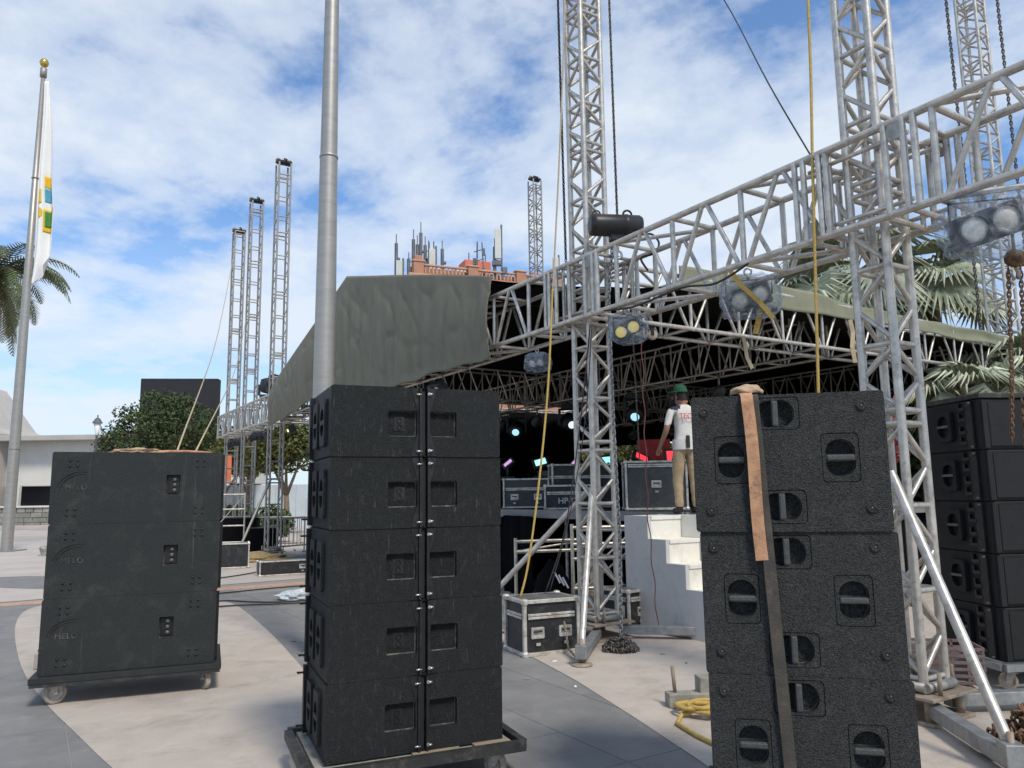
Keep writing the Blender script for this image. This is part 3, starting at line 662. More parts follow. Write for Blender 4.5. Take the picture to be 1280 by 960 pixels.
# ---- five line array boxes on the low dolly (rear side towards us)
MR = math.atan2(0.396, 0.918)
mo = Vector((-1.12, 4.71, 0)); mx_ = Vector((math.cos(MR), math.sin(MR), 0)); my_ = Vector((-math.sin(MR), math.cos(MR), 0))
Wb, Hb, Db = 1.12, 0.4445, 0.74
def mid_cab():
    return holed(round_rect(Wb / 2, Hb / 2, Wb, Hb, 0.012, 2), [round_rect(0.405 * Wb, 0.475 * Hb, 0.17 * Wb, 0.37 * Hb, 0.012, 2), round_rect(0.648 * Wb, 0.475 * Hb, 0.16 * Wb, 0.37 * Hb, 0.012, 2),
                                                               [(0.512 * Wb, 0.002), (0.549 * Wb, 0.002), (0.549 * Wb, Hb - 0.002), (0.512 * Wb, Hb - 0.002)]], Db, 0.035)
for k in range(5):
    lab = '%s black line array box of five on the steel dolly' % ORD5[k]
    z0 = 0.255 + 0.446 * k
    T = thing('line_array_speaker', lab, 'loudspeaker', mo + mx_ * rnd.uniform(-0.006, 0.006) + my_ * rnd.uniform(-0.008, 0.004) + Vector((0, 0, z0)), MR + R(rnd.uniform(-0.35, 0.35)), 'stacked line array boxes')
    c = link('cabinet', shared('mid_cab', lambda: mid_cab().mesh('cabinet', 'spk_wrk')), T); bevel(c, 0.006, edge='spk_edge')
    # side handles on the left
    mt = Matrix.Rotation(R(-90), 3, 'Z')
    for yy in (0.20, 0.47):
        pl = holed(round_rect(0, 0, 0.17, 0.30, 0.02), [dlong(0.06, 0, 0.03, 0.015, 0.06), dlong(0.06, math.pi, 0.03, 0.015, 0.06)], 0.03, 0.026, mt, (-0.022, yy, Hb * 0.5)).obj('handle_plate', 'spk_wrk', T)
        MB().add([(-0.0005 - 0.0215 + 0.024, 0, 0)], []) 
        MB().box((0.0035, yy, Hb * 0.5), (0.006, 0.14, 0.14)).obj('recess_shade', 'spk_hole', T)  # near-black plate, shade of a deep cup put into the colour
    MB().box((-0.012, Db - 0.06, Hb / 2), (0.03, 0.05, Hb - 0.02)).obj('side_rig_bar', 'rig_steel', T)
    for zz in (0.05, Hb - 0.06):
        MB().tube((-0.06, Db - 0.05, zz), (0.0, Db - 0.05, zz), 0.007, 8).tube((-0.062, Db - 0.07, zz), (-0.062, Db - 0.03, zz), 0.006, 6).obj('pin', 'rig_steel', T)
    # centre rigging: two rails and flared plates
    xc = 0.5305 * Wb
    for sx in (-1, 1):
        MB().box((xc + sx * 0.026, -0.004, Hb / 2), (0.016, 0.03, Hb - 0.006)).obj('rail', 'rig_steel', T)
        for up in (0, 1):
            zb, zt = (0.004, 0.15) if not up else (Hb - 0.004, Hb - 0.15)
            x0 = xc + sx * 0.035; x1 = xc + sx * 0.082; x2 = xc + sx * 0.044
            vs = [(x0, -0.004, zb), (x1, -0.004, zb), (x1 - sx * 0.01, -0.004, zb + (zt - zb) * 0.35), (x2, -0.004, zt), (x0, -0.004, zt)]
            vs2 = [(a, 0.02, b) for a, _, b in vs]
            fl = [tuple(range(5)), tuple(range(5, 10))[::-1]] + [(i, (i + 1) % 5, 5 + (i + 1) % 5, 5 + i) for i in range(5)]
            MB().add(vs + vs2, fl).obj('flared_plate', 'rig_steel', T)
    MB().box((xc, 0.022, Hb / 2), (0.024, 0.012, Hb - 0.02)).obj('centre_bar', 'spk_hole', T)
    for zz in (0.035, Hb - 0.045):
        MB().tube((xc - 0.055, -0.018, zz), (xc - 0.018, -0.018, zz), 0.006, 8).obj('pin', 'chrome', T)
        MB().tube((xc + 0.030, -0.024, zz + 0.004), (xc + 0.030, 0.0, zz + 0.004), 0.011, 10).tube((xc + 0.028, -0.024, zz), (xc + 0.052, -0.026, zz + 0.006), 0.007, 8).obj('pin', 'chrome', T)
    # label remains in the recess
    MB().box((0.392 * Wb, 0.0335, 0.475 * Hb), (0.07, 0.003, 0.09)).obj('connector_panel', 'rig_steel', T)
    for dz in (-0.022, 0.02):
        MB().lathe([(0, -0.012), (0.013, -0.012), (0.016, 0.0)], 14, (0.392 * Wb, 0.025, 0.475 * Hb + dz), RX90).obj('socket', 'rig_steel', T)
DL = thing('speaker_dolly', 'worn black steel dolly under the five line array boxes', 'dolly', mo, MR)
def dolly_frame(T, x0, x1, y0, y1, zt, m='dolly_steel', hh=0.06):
    for y in (y0, y1): MB().box(((x0 + x1) / 2, y, zt - hh / 2), (x1 - x0, 0.05, hh)).obj('frame_rail', m, T)
    for x in (x0, x1): MB().box((x, (y0 + y1) / 2, zt - hh / 2 - 0.002), (0.05, y1 - y0 - 0.052, hh - 0.004)).obj('frame_rail', m, T)
dolly_frame(DL, -0.10, Wb + 0.11, -0.10, Db + 0.08, 0.262)
MB().box((Wb / 2, Db / 2, 0.228), (Wb + 0.1, Db + 0.06, 0.03)).obj('floor_board', 'wood_grey', DL)
MB().box((0.60 * Wb, -0.035, 0.248), (0.3, 0.06, 0.012)).obj('wood_shim', 'wood', DL); MB().box((0.92 * Wb, -0.035, 0.250), (0.24, 0.06, 0.02)).obj('wood_shim', 'wood', DL)
for x, y, sw in ((0.02, 0.0, 0.6), (Wb - 0.02, 0.0, 2.2), (0.02, Db - 0.05, 0.3), (Wb - 0.02, Db - 0.05, 1.2)): caster(DL, x, y, 0.205, sw, 0.075)

# ---- three wide subwoofers with raised lettering, left
LR = math.atan2(0.364, 0.931); lo = Vector((-4.14, 6.92, 0)); lx = Vector((math.cos(LR), math.sin(LR), 0)); ly = Vector((-math.sin(LR), math.cos(LR), 0))
WL_, HL_, DL_ = 1.43, 0.6465, 0.92
def left_cab():
    return holed(round_rect(WL_ / 2, HL_ / 2, WL_, HL_, 0.018, 3), [round_rect(0.705 * WL_, 0.53 * HL_, 0.085 * WL_, 0.29 * HL_, 0.006, 2)], DL_, 0.05)
txt = text_mesh('MELO', 0.066, 0.003, 'spk_edge', 'logo_lettering', 1.1)
for k in range(3):
    z0 = 0.285 + 0.648 * k
    T = thing('subwoofer', '%s wide black subwoofer with raised lettering in the wheeled stack of three' % ORD3[k], 'subwoofer', lo + lx * rnd.uniform(-0.006, 0.006) + Vector((0, 0, z0)), LR + R(rnd.uniform(-0.3, 0.3)), 'wide subwoofers with lettering')
    c = link('cabinet', shared('left_cab', lambda: left_cab().mesh('cabinet', 'spk')), T); bevel(c, 0.010, 3, edge='spk_edge')
    tx = link('logo_lettering', txt, T, (0.205, -0.002, 0.325)); tx.rotation_euler = (R(90), 0, 0)
    for q, rr in enumerate((0.17, 0.195)):
        arc = [(0.24 + rr * math.cos(R(a)), -0.001, 0.275 + rr * math.sin(R(a))) for a in range(80 - 6 * q, 172, 7)]
        MB().path(arc, [0.006 * (0.35 + min(i, len(arc) - 1 - i) / len(arc) * 1.7) for i in range(len(arc))], 6).obj('logo_arc', 'spk_hole', T)
    bolt = shared('bolt', lambda: MB().lathe([(0.0, -0.007), (0.008, -0.007), (0.012, -0.001), (0.012, 0.004)], 10, (0, 0, 0), RX90.inverted() if False else Matrix.Rotation(R(-90), 3, 'X')).mesh('bolt', 'rig_steel'))
    for bx in (0.10, 0.845):
        for bz in (0.12, 0.80):
            for dx_ in (0, 0.062):
                for dz_ in (0, 0.052):
                    link('bolt', bolt, T, (bx * WL_ + dx_, 0.0, bz * HL_ + dz_))
    MB().box((0.705 * WL_, 0.043, 0.53 * HL_), (0.10, 0.006, 0.16)).obj('connector_panel', 'rig_steel', T)
    for dz in (-0.05, 0.0, 0.05):
        MB().lathe([(0, -0.01), (0.016, -0.01), (0.018, 0.0)], 14, (0.705 * WL_ + 0.01, 0.036, 0.53 * HL_ + dz), Matrix.Rotation(R(-90), 3, 'X')).obj('socket', 'handle_bar', T)
    MB().box((WL_ + 0.012, 0.10, HL_ / 2), (0.028, 0.06, HL_ - 0.03)).obj('side_rig_bar', 'rig_steel', T)
    MB().box((WL_ + 0.006, 0.5, HL_ / 2), (0.014, 0.28, 0.24)).obj('handle_plate', 'rig_steel', T)
DLl = thing('speaker_dolly', 'black wheeled platform under the lettered subwoofers', 'dolly', lo, LR)
MB().cbox((WL_ / 2, DL_ / 2, 0.253), (WL_ + 0.12, DL_ + 0.10, 0.055), 0.006).obj('platform', 'spk', DLl)
MB().box((WL_ / 2, -0.035, 0.213), (WL_ + 0.10, 0.03, 0.024)).obj('frame_rail', 'dolly_steel', DLl)
for x, y, sw in ((0.10, 0.06, 0.35), (WL_ - 0.06, 0.06, 1.9), (0.10, DL_ - 0.1, 2.9), (WL_ - 0.06, DL_ - 0.1, 1.1)): caster(DLl, x, y, 0.227, sw, 0.093)
# things lying on the left stack
o = MB().path([(0, 0, 0.014), (0.18, 0.03, 0.02), (0.34, 0.0, 0.02), (0.55, 0.03, 0.012)], [0.012, 0.016, 0.014, 0.01], 8)
tag(o.obj('strap', 'strap_org', None, lo + lx * 0.78 + ly * 0.10 + Vector((0, 0, 2.222)), LR), 'orange strap lying loose on the lettered subwoofers', 'strap')

# ---- three subwoofers with four cup handles each, right
q0 = Vector((0.945, 4.0, 0)); q1 = Vector((1.852, 3.78, 0)); QR = math.atan2((q1 - q0).y, (q1 - q0).x); WQ = (q1 - q0).length; HQ, DQ = 0.6915, 0.80
qx = Vector((math.cos(QR), math.sin(QR), 0)); qy = Vector((-math.sin(QR), math.cos(QR), 0))
plates = [(0.205, 0.525, 0.170, 0.245, 0), (0.765, 0.525, 0.178, 0.245, 0), (0.445, 0.858, 0.235, 0.168, 1), (0.455, 0.178, 0.235, 0.168, 1)]
def sub_cab():
    return holed(round_rect(WQ / 2, HQ / 2, WQ, HQ, 0.016, 3), [round_rect(u * WQ, v * HQ, pw, ph, 0.022) for u, v, pw, ph, hz in plates], DQ, 0.105)
def sub_plate(pw, ph, hz):
    rr = 0.069
    hs = [dlong(rr, a_, 0.030, 0.018, 0.060) for a_ in ((0, math.pi) if not hz else (R(90), R(-90)))]
    return holed(round_rect(0, 0, pw - 0.007, ph - 0.007, 0.020), hs, 0.10, 0.045)
SEQ = [0.0, 0.012, 0.03]
for k in range(3):
    z0 = 0.205 + 0.693 * k
    T = thing('subwoofer', '%s black subwoofer with four cup handles in the strapped stack' % ORD3[k], 'subwoofer', q0 + qx * (0.022 - 0.016 * k) + qy * (0.012 * (k == 1)) + Vector((0, 0, z0)), QR + R((0.7, -0.2, 0.0)[k]), 'subwoofers in the strapped stack')
    c = link('cabinet', shared('sub_cab', lambda: sub_cab().mesh('cabinet', 'spk_sub')), T); bevel(c, 0.006, 2, edge='spk_edge')
    for u, v, pw, ph, hz in plates:
        H_ = link('handle_plate', shared('sp%s%s' % (pw, hz), lambda: sub_plate(pw, ph, hz).mesh('handle_plate', 'spk_sub')), T, (u * WQ, 0.0025, v * HQ)); bevel(H_, 0.003, 2, edge='spk_edge')
        bar = MB()
        if hz: bar.cbox((0, 0.004, 0), (0.032, 0.022, 0.132), 0.009)
        else: bar.cbox((0, 0.004, 0), (0.132, 0.022, 0.032), 0.009)
        bar.obj('grip_bar', 'grip', H_)
    foot = shared('rfoot', lambda: MB().lathe([(0.0, -0.004), (0.008, -0.004), (0.010, -0.009), (0.020, -0.009), (0.026, -0.004), (0.028, 0.001)], 20, (0, 0, 0), Matrix.Rotation(R(-90), 3, 'X')).mesh('foot_cup', 'spk_sub'))
    for u, v in ((0.07, 0.885), (0.885, 0.895), (0.085, 0.155), (0.90, 0.165)):
        f_ = link('foot_cup', foot, T, (u * WQ, 0, v * HQ))
        MB().lathe([(0, -0.007), (0.006, -0.007), (0.007, 0.0)], 8, (0, 0, 0), Matrix.Rotation(R(-90), 3, 'X')).obj('screw', 'handle_bar', f_)
DQr = thing('speaker_dolly', 'wheeled board carrying the strapped subwoofer stack', 'dolly', q0, QR)
MB().cbox((WQ / 2 + 0.02, DQ / 2, 0.182), (WQ + 0.06, DQ + 0.04, 0.035), 0.005).obj('board', 'dolly_steel', DQr)
for x, y, sw in ((0.1, 0.1, 0.4), (WQ - 0.08, 0.1, 1.6), (0.1, DQ - 0.1, 2.2), (WQ - 0.08, DQ - 0.1, 0.9)): caster(DQr, x, y, 0.164, sw, 0.056)
# straps and cloth on the right stack
def ribbon(name, pts, wd, m, label, cat, thick=0.004, xdir=qx):
    vs = []; fs = []
    for i, p in enumerate(pts):
        p = Vector(p)
        d = (Vector(pts[min(i + 1, len(pts) - 1)]) - Vector(pts[max(i - 1, 0)])).normalized(); nrm = xdir.cross(d).normalized()
        side = d.cross(nrm).normalized() * -1
        for sx in (-1, 1): vs += [p + side * sx * wd / 2 + nrm * thick / 2, p + side * sx * wd / 2 - nrm * thick / 2]
    for i in range(len(pts) - 1):
        a = i * 4; b = a + 4
        fs += [(a, a + 2, b + 2, b), (a + 1, b + 1, b + 3, a + 3), (a, b, b + 1, a + 1), (a + 2, a + 3, b + 3, b + 2)]
    fs += [(0, 1, 3, 2), (len(vs) - 4, len(vs) - 2, len(vs) - 1, len(vs) - 3)]
    return tag(MB().add(vs, fs).obj(name, m), label, cat)
def Q(x, y, z): return q0 + qx * x + qy * y + Vector((0, 0, z))
zt = 0.205 + 0.693 * 2 + 0.6915
pts = [Q(0.262, 0.30, zt + 0.012), Q(0.264, 0.10, zt + 0.012), Q(0.268, 0.0, zt + 0.012), Q(0.271, -0.022, zt - 0.004)]
for k in range(26):
    f = k / 25; pts.append(Q(0.272 + 0.03 * f + 0.004 * math.sin(f * 6), -0.030 - 0.008 * math.sin(f * 5), zt - 0.03 - 0.80 * f))
ribbon('strap', pts, 0.060, 'strap_org', 'worn orange strap end hanging down the front of the strapped subwoofers', 'strap')
pts = [Q(0.30, 0.5, zt + 0.006), Q(0.30, 0.02, zt + 0.006), Q(0.30, -0.014, zt - 0.005)]
for k in range(30):
    f = k / 29; pts.append(Q(0.30 + 0.085 * f, -0.018 - 0.003 * math.sin(f * 20), zt - 0.03 - 2.0 * f))
ribbon('strap', pts, 0.058, 'strap_blk', 'dark grimy strap running the full height of the subwoofer stack', 'strap')
bm = bmesh.new(); bmesh.ops.create_icosphere(bm, subdivisions=4, radius=1)
for v in bm.verts:
    n_ = noise.noise(v.co * 1.8) * 0.22 + noise.noise(v.co * 5) * 0.07
    v.co = Vector((v.co.x * 0.085 * (1 + n_), v.co.y * 0.10 * (1 + n_), max(v.co.z, -0.25) * 0.042 * (1 + n_) + 0.0105))
me = bpy.data.meshes.new('cloth'); bm.to_mesh(me); bm.free(); me.materials.append(M['cloth_tan']); me.polygons.foreach_set('use_smooth', [True] * len(me.polygons))
tag(link('cloth_bundle', me, None, Q(0.285, 0.12, zt + 0.018), QR), 'tan cloth bundle on top of the strapped subwoofers', 'cloth')

# ---- line array stack at the right edge
KR = math.atan2(0.11, 0.99); k0 = Vector((4.30, 7.04, 0))
HK, WK, DK = 0.4665, 1.2, 0.92
kx = Vector((math.cos(KR), math.sin(KR), 0)); ky = Vector((-math.sin(KR), math.cos(KR), 0))
def arr_cab(): return MB().cbox((WK / 2, DK / 2, HK / 2), (WK, DK, HK), 0.012)
mtl = Matrix.Rotation(R(-90), 3, 'Z')
for k in range(5):
    z0 = 0.265 + 0.468 * k
    T = thing('line_array_speaker', '%s black line array box with front grille beside the rusty chains' % ORD5[k], 'loudspeaker', k0 + kx * rnd.uniform(-0.008, 0.008) + Vector((0, 0, z0)), KR + R(rnd.uniform(-0.5, 0.5)), 'grilled line array boxes')
    link('cabinet', shared('arr_cab', lambda: arr_cab().mesh('cabinet', 'spk_far')), T)
    gr = MB().cbox((WK / 2 + 0.02, -0.008, HK / 2), (WK - 0.10, 0.03, HK - 0.06), 0.006).obj('grille', 'grille', T)
    MB().box((0.035, -0.012, HK / 2), (0.05, 0.03, HK - 0.03)).obj('front_trim', 'spk_far', T)
    pl = holed(round_rect(0, 0, 0.22, 0.29, 0.03), [dlong(0.075, 0, 0.03, 0.02, 0.07), dlong(0.075, math.pi, 0.03, 0.02, 0.07)], 0.05, 0.046, mtl, (-0.045, 0.46, HK * 0.52)).obj('handle_plate', 'spk_far', T)
    MB().tube((-0.044, 0.385, HK * 0.52), (-0.044, 0.535, HK * 0.52), 0.013, 10).obj('grip_bar', 'handle_bar', T)
    rig = MB().box((-0.010, 0.12, HK / 2), (0.03, 0.09, HK - 0.02)).obj('rigging_frame', 'rig_steel', T)
    for zz in (0.07, 0.17, 0.29, 0.39):
        MB().box((-0.016, 0.21, zz), (0.026, 0.10, 0.03)).box((-0.016, 0.25, zz + 0.03), (0.024, 0.02, 0.06)).obj('rigging_arm', 'rig_steel', T)
    for zz in (0.03, HK - 0.03): MB().tube((-0.045, 0.09, zz), (-0.01, 0.09, zz), 0.010, 8).obj('pin', 'handle_bar', T)
MB_ = MB().cbox((WK / 2, DK / 2, 0.03), (WK + 0.02, DK + 0.03, 0.05), 0.008)
tag(MB_.obj('lid_board', 'dolly_steel', None, k0 + Vector((0, 0, 0.265 + 0.468 * 5)), KR), 'dark board lying on top of the grilled line array stack', 'board')
DK_ = thing('speaker_dolly', 'steel wheeled frame under the grilled line array stack', 'dolly', k0, KR)
dolly_frame(DK_, -0.05, WK + 0.05, -0.06, DK + 0.06, 0.262, 'galv')
for x, y, sw in ((0.06, 0.0, 2.5), (WK - 0.06, 0.0, 0.9), (0.06, DK - 0.06, 0.3), (WK - 0.06, DK - 0.06, 0.8)): caster(DK_, x, y, 0.203, sw, 0.075, 0.04)

# ================================================================== FLIGHT CASES
def flight_case(label, loc, rz, wd, dp, ht, lid=0.3, body='case_blk', top='case_top', latches=2, zlift=0.0, edge=0.034, handles=2, side=None):
    T = thing('flight_case', label, 'flight case', loc, rz)
    MB().box((0, 0, ht / 2), (wd - 0.012, dp - 0.012, ht - 0.012)).obj('panel_shell', body, T)
    MB().box((0, 0, ht - 0.005), (wd - 0.03, dp - 0.03, 0.008)).obj('lid_top', top, T)
    hx, hy = wd / 2, dp / 2
    e2 = edge
    for x in (-hx, hx):
        for y in (-hy, hy): MB().cbox((x, y, ht / 2), (e2, e2, ht - 2 * e2), 0.004).obj('edge_strip', 'case_edge', T)
    for z in (e2 / 2, ht - e2 / 2):
        for y in (-hy, hy): MB().cbox((0, y, z), (wd - e2 * 2, e2, e2), 0.004).obj('edge_strip', 'case_edge', T)
        for x in (-hx, hx): MB().cbox((x, 0, z), (e2, dp - e2 * 2, e2), 0.004).obj('edge_strip', 'case_edge', T)
        for x in (-hx, hx):
            for y in (-hy, hy): 
                MB().cbox((x * 0.995, y * 0.995, z), (e2 * 1.9, e2 * 1.9, e2 * 1.9), e2 * 0.6).obj('ball_corner', 'case_edge', T)
    if lid:
        zl = ht * (1 - lid)
        for dz in (-0.016, 0.016):
            for y in (-hy, hy): MB().cbox((0, y, zl + dz), (wd - e2 * 2, e2 * 0.8, 0.026), 0.004).obj('lid_rail', 'case_edge', T)
            for x in (-hx, hx): MB().cbox((x, 0, zl + dz), (e2 * 0.8, dp - e2 * 2, 0.026), 0.004).obj('lid_rail', 'case_edge', T)
    hz = ht * (1 - lid) * 0.58 if lid else ht * 0.55
    for k in range(handles):
        x = 0 if handles == 1 else (-0.5 + k) * wd * 0.52
        hw = min(0.16, wd * 0.24); hh = min(0.12, ht * 0.3)
        H_ = holed(round_rect(x, hz, hw, hh, 0.012), [round_rect(x, hz, hw * 0.72, hh * 0.62, 0.008)], 0.02, 0.012, c=(0, -hy - 0.008, 0)).obj('handle_dish', 'case_edge', T)
        MB().tube((x - hw * 0.3, -hy - 0.010, hz + hh * 0.12), (x + hw * 0.3, -hy - 0.010, hz + hh * 0.12), 0.009, 8).obj('handle', 'case_blk', T)
        MB().box((x, -hy - 0.012, hz - hh * 1.0), (0.05, 0.012, 0.03)).obj('latch', 'case_edge', T)
    return T
flight_case('battered black flight case with silver edges on the ground by the tower', (0.30, 9.05, 0.032), R(24), 0.66, 0.50, 0.60, 0.30, handles=2, edge=0.04)
flight_case('black flight case standing behind the hoist tower base', (1.48, 10.55, 0.032), R(38), 0.42, 0.50, 0.50, 0.24, handles=1, body='case_blk')
flight_case('small flight case with silver edging at the front of the stage', (0.30, 16.1, 1.50), R(-8), 0.92, 0.6, 0.60, 0.36, body='case_grey')
flight_case('low flight case with white stencil lettering on the stage', (1.02, 14.2, 1.50), R(-3), 0.88, 0.5, 0.44, 0.34, body='case_blk', handles=0)
flight_case('black latched flight case behind the stencilled one on stage', (1.35, 15.6, 1.50), R(4), 1.2, 0.6, 0.86, 0.3, body='case_blk')
flight_case('tall grey flight case with silver edges standing near the steps', (2.36, 13.0, 1.50), R(-4), 0.98, 0.7, 0.80, 0.10, body='case_grey', handles=1)
flight_case('white edged black case on the plaza behind the lettered subwoofers', (-7.25, 19.9, 0.032), R(20), 0.95, 0.5, 0.62, 0, handles=0)
flight_case('long low black case with white edges lying on the plaza', (-4.95, 18.2, 0.032), R(29), 1.9, 0.35, 0.33, 0, handles=1, edge=0.028)
me = text_mesh('HP-DN', 0.15, 0.002, 'white_plain', 'stencil_lettering')
sc = [o for o in bpy.data.objects if o.get('label', '').startswith('low flight case with white stencil')][0]
o = link('stencil_lettering', me, sc, (0.02, -0.262, 0.15)); o.rotation_euler = (R(90), 0, 0)

# ================================================================== LAMPS ON THE BEAMS
def bag_mesh(seed, sx, sy, sz):
    bm = bmesh.new(); bmesh.ops.create_icosphere(bm, subdivisions=5, radius=1)
    for v in bm.verts:
        p = v.co.copy(); d = 1 + 0.10 * (1 - abs(noise.noise(p * 3.1 + Vector((seed, 2, 0)))) * 2.2) + 0.10 * noise.noise(p * 1.6 + Vector((seed, 0, 0))) + 0.10 * noise.noise(p * 4.3 + Vector((0, seed, 0))) + 0.04 * noise.noise(p * 9)
        q = [abs(c_) ** 0.6 * (1 if c_ > 0 else -1) for c_ in p]
        v.co = Vector((q[0] * sx, q[1] * sy, q[2] * sz)) * d
    me = bpy.data.meshes.new('bag'); bm.to_mesh(me); bm.free(); me.materials.append(M['bag_film']); me.polygons.foreach_set('use_smooth', [True] * len(me.polygons)); return me
def blinder(label, loc, rz, tilt, sc=1.0, bag=True, lens='lamp_lens', seed=1, group=None, hang=0.22, roll=0.0):
    T = thing('stage_lamp', label, 'stage lamp', loc, rz, group); T.scale = (sc, sc, sc)
    MB().tube((0, 0, hang), (0, 0, hang - 0.05), 0.016, 8).torus((0, 0, hang + 0.02), 0.032, 0.010, RX90, 14, 6).obj('clamp', 'chrome', T)
    MB().path([(-0.20, 0, 0.02), (-0.20, 0, hang - 0.06), (0.20, 0, hang - 0.06), (0.20, 0, 0.02)], 0.010, 6).obj('yoke', 'lamp_body', T)
    Hd = link('lamp_head', None, T); Hd.rotation_euler = (tilt, roll, 0)
    MB().cbox((0, 0.03, 0), (0.38, 0.16, 0.20), 0.02).obj('housing', 'lamp_body', Hd)
    for x in (-0.092, 0.092):
        MB().lathe([(0.086, 0.0), (0.090, -0.03), (0.080, -0.032), (0.076, 0.0)], 24, (x, -0.05, 0), Matrix.Rotation(R(-90), 3, 'X')).obj('lens_ring', 'lamp_body', Hd)
        MB().lathe([(0.0, -0.020), (0.03, -0.017), (0.055, -0.009), (0.078, 0.004)], 24, (x, -0.062, 0), Matrix.Rotation(R(-90), 3, 'X')).obj('lens', lens, Hd)
    if bag:
        link('plastic_bag', bag_mesh(seed * 3.7, 0.25, 0.17, 0.19), T, (0.01, 0.0, 0.0))
    return T
BR = math.atan2(-B1.y, -B1.x)
blinder('twin stage lamp wrapped in plastic beside the olive tarpaulin', W(1.0, -0.18, 3.60), BR + R(30), R(25), 0.68, seed=1)
blinder('twin stage lamp with yellow lenses wrapped in plastic at the hoist tower', (1.40, 9.05, 3.74), BR + R(35), R(22), 0.88, lens='lamp_lens_y', seed=2, roll=R(-18))
blinder('twin stage lamp wrapped in plastic hanging between the two near towers', (2.50, 7.85, 3.80), BR + R(45), R(12), 1.15, seed=3, roll=R(-14))
blinder('large twin stage lamp wrapped in plastic next to the yellow hoist hook', (3.58, 5.55, 3.74), BR + R(42), R(10), 1.22, seed=4, roll=R(-16))
blinder('bare twin stage lamp under the lower edge of the olive tarpaulin', W(4.1, -0.2, 3.62), BR + R(10), R(45), 0.95, False, seed=5)
blinder('stage lamp glowing warm under the far end of the tarpaulin', W(13.3, -0.1, 3.62), BR + R(-10), R(30), 1.0, False, lens='bulb_warm', seed=6)
for i, s in enumerate((15.8, 16.8, 17.7, 18.9, 19.9, 21.0)):
    blinder('dark stage lamp hanging under the beam by the three slim towers', W(s, -0.1, 3.66), BR + rnd.uniform(-1.5, 1.5), R(rnd.uniform(10, 60)), 1.0, False, lens='lamp_body', seed=7, group='lamps under the far beam')
for i, s in enumerate((15.5, 16.4)):
    T = thing('moving_head_lamp', 'dark round lamp standing on the far beam by the tallest slim tower', 'stage lamp', W(s, 0.0, 4.77), 0, 'lamps on top of the far beam')
    MB().cbox((0, 0, 0.09), (0.34, 0.30, 0.16), 0.02).obj('base', 'lamp_body', T)
    MB().lathe([(0, -0.24), (0.16, -0.2), (0.21, 0), (0.17, 0.2), (0, 0.26)], 16, (0, 0, 0.45)).obj('head', 'lamp_body', T)
    for x in (-0.22, 0.22): MB().box((x, 0, 0.32), (0.04, 0.12, 0.34)).obj('arm', 'lamp_body', T)
# moving heads and colour lamps on the stage
def moving_head(label, loc, aim, m, up=True):
    T = thing('moving_head_lamp', label, 'stage lamp', loc, 0)
    s_ = 1 if up else -1
    MB().cbox((0, 0, s_ * 0.07), (0.40, 0.32, 0.14), 0.02).obj('base', 'lamp_body', T)
    for x in (-0.24, 0.24): MB().cbox((x, 0, s_ * 0.32), (0.06, 0.16, 0.42), 0.015).obj('arm', 'lamp_body', T)
    d = Vector(aim).normalized(); mt = d.to_track_quat('Z', 'Y').to_matrix()
    Hd = MB().lathe([(0, -0.26), (0.14, -0.24), (0.19, -0.1), (0.19, 0.16), (0.175, 0.24), (0.09, 0.235)], 20, (0, 0, s_ * 0.42), mt).obj('head', 'lamp_body', T)
    MB().lathe([(0.0, 0.255), (0.05, 0.252), (0.095, 0.235)], 20, (0, 0, s_ * 0.42), mt).obj('lens', m, T)
    return T
def led_bar(label, loc, aim, roll, wd, ht, m):
    T = thing('led_wash_lamp', label, 'led lamp', loc, 0)
    q = Vector(aim).normalized().to_track_quat('Z', 'Y') @ Euler((0, 0, roll)).to_quaternion()
    Hd = link('lamp_head', None, T); Hd.rotation_mode = 'QUATERNION'; Hd.rotation_quaternion = q; Hd.location = (0, 0, 0.35)
    wd *= 0.68; ht *= 0.6
    MB().cbox((0, 0, -0.06), (wd + 0.10, ht + 0.10, 0.10), 0.015).obj('housing', 'lamp_body', Hd)
    MB().cbox((0, 0, -0.004), (wd, ht, 0.012), 0.004).obj('lit_face', m, Hd)
    MB().box((0, 0, 0.02), (0.30, 0.24, 0.04)).obj('base', 'lamp_body', T); MB().tube((0, 0, 0.04), (0, 0, 0.30), 0.03, 8).obj('stand', 'lamp_body', T)
    return T
def riser(label, loc, wd, dp, ht, rz=SROT):
    T = thing('equipment_case', label, 'case', loc, rz)
    MB().cbox((0, 0, ht / 2), (wd, dp, ht - 0.004), 0.02).obj('body', 'drape', T)
    MB().cbox((0, 0, ht + 0.01), (wd + 0.02, dp + 0.02, 0.03), 0.006).obj('lid', 'rig_steel', T)
    return T
riser('black equipment trunk behind the small silver edged case', (0.35, 17.3, 1.5), 0.8, 2.0, 0.60)
riser('black equipment trunk behind the tall grey case', (2.75, 15.2, 1.5), 0.8, 1.3, 0.60)
riser('black equipment trunk behind the latched case', (1.75, 16.6, 1.5), 0.8, 1.3, 0.60)
moving_head('moving head lamp glowing blue low under the inner beam', W(9.6, 4.9, 3.92), (-0.15, -1, -0.5), 'led_blue', False)
moving_head('moving head lamp with pale lens next to the blue one', W(7.2, 4.9, 3.92), (0.2, -1, -0.5), 'led_white', False)
moving_head('moving head lamp seen through the hoist tower lattice', W(4.9, 5.0, 3.92), (-0.3, -1, -0.6), 'led_blue', False)
led_bar('stage lamp with pale cyan glowing face above the small case', (0.60, 16.9, 2.125), (-0.1, -1, 0.55), 0.3, 0.36, 0.24, 'led_cyan')
led_bar('stage lamp with pink glowing slit beside the speaker stack edge', (-0.12, 17.2, 2.125), (-0.5, -1, 0.5), 0.75, 0.30, 0.13, 'led_mag')
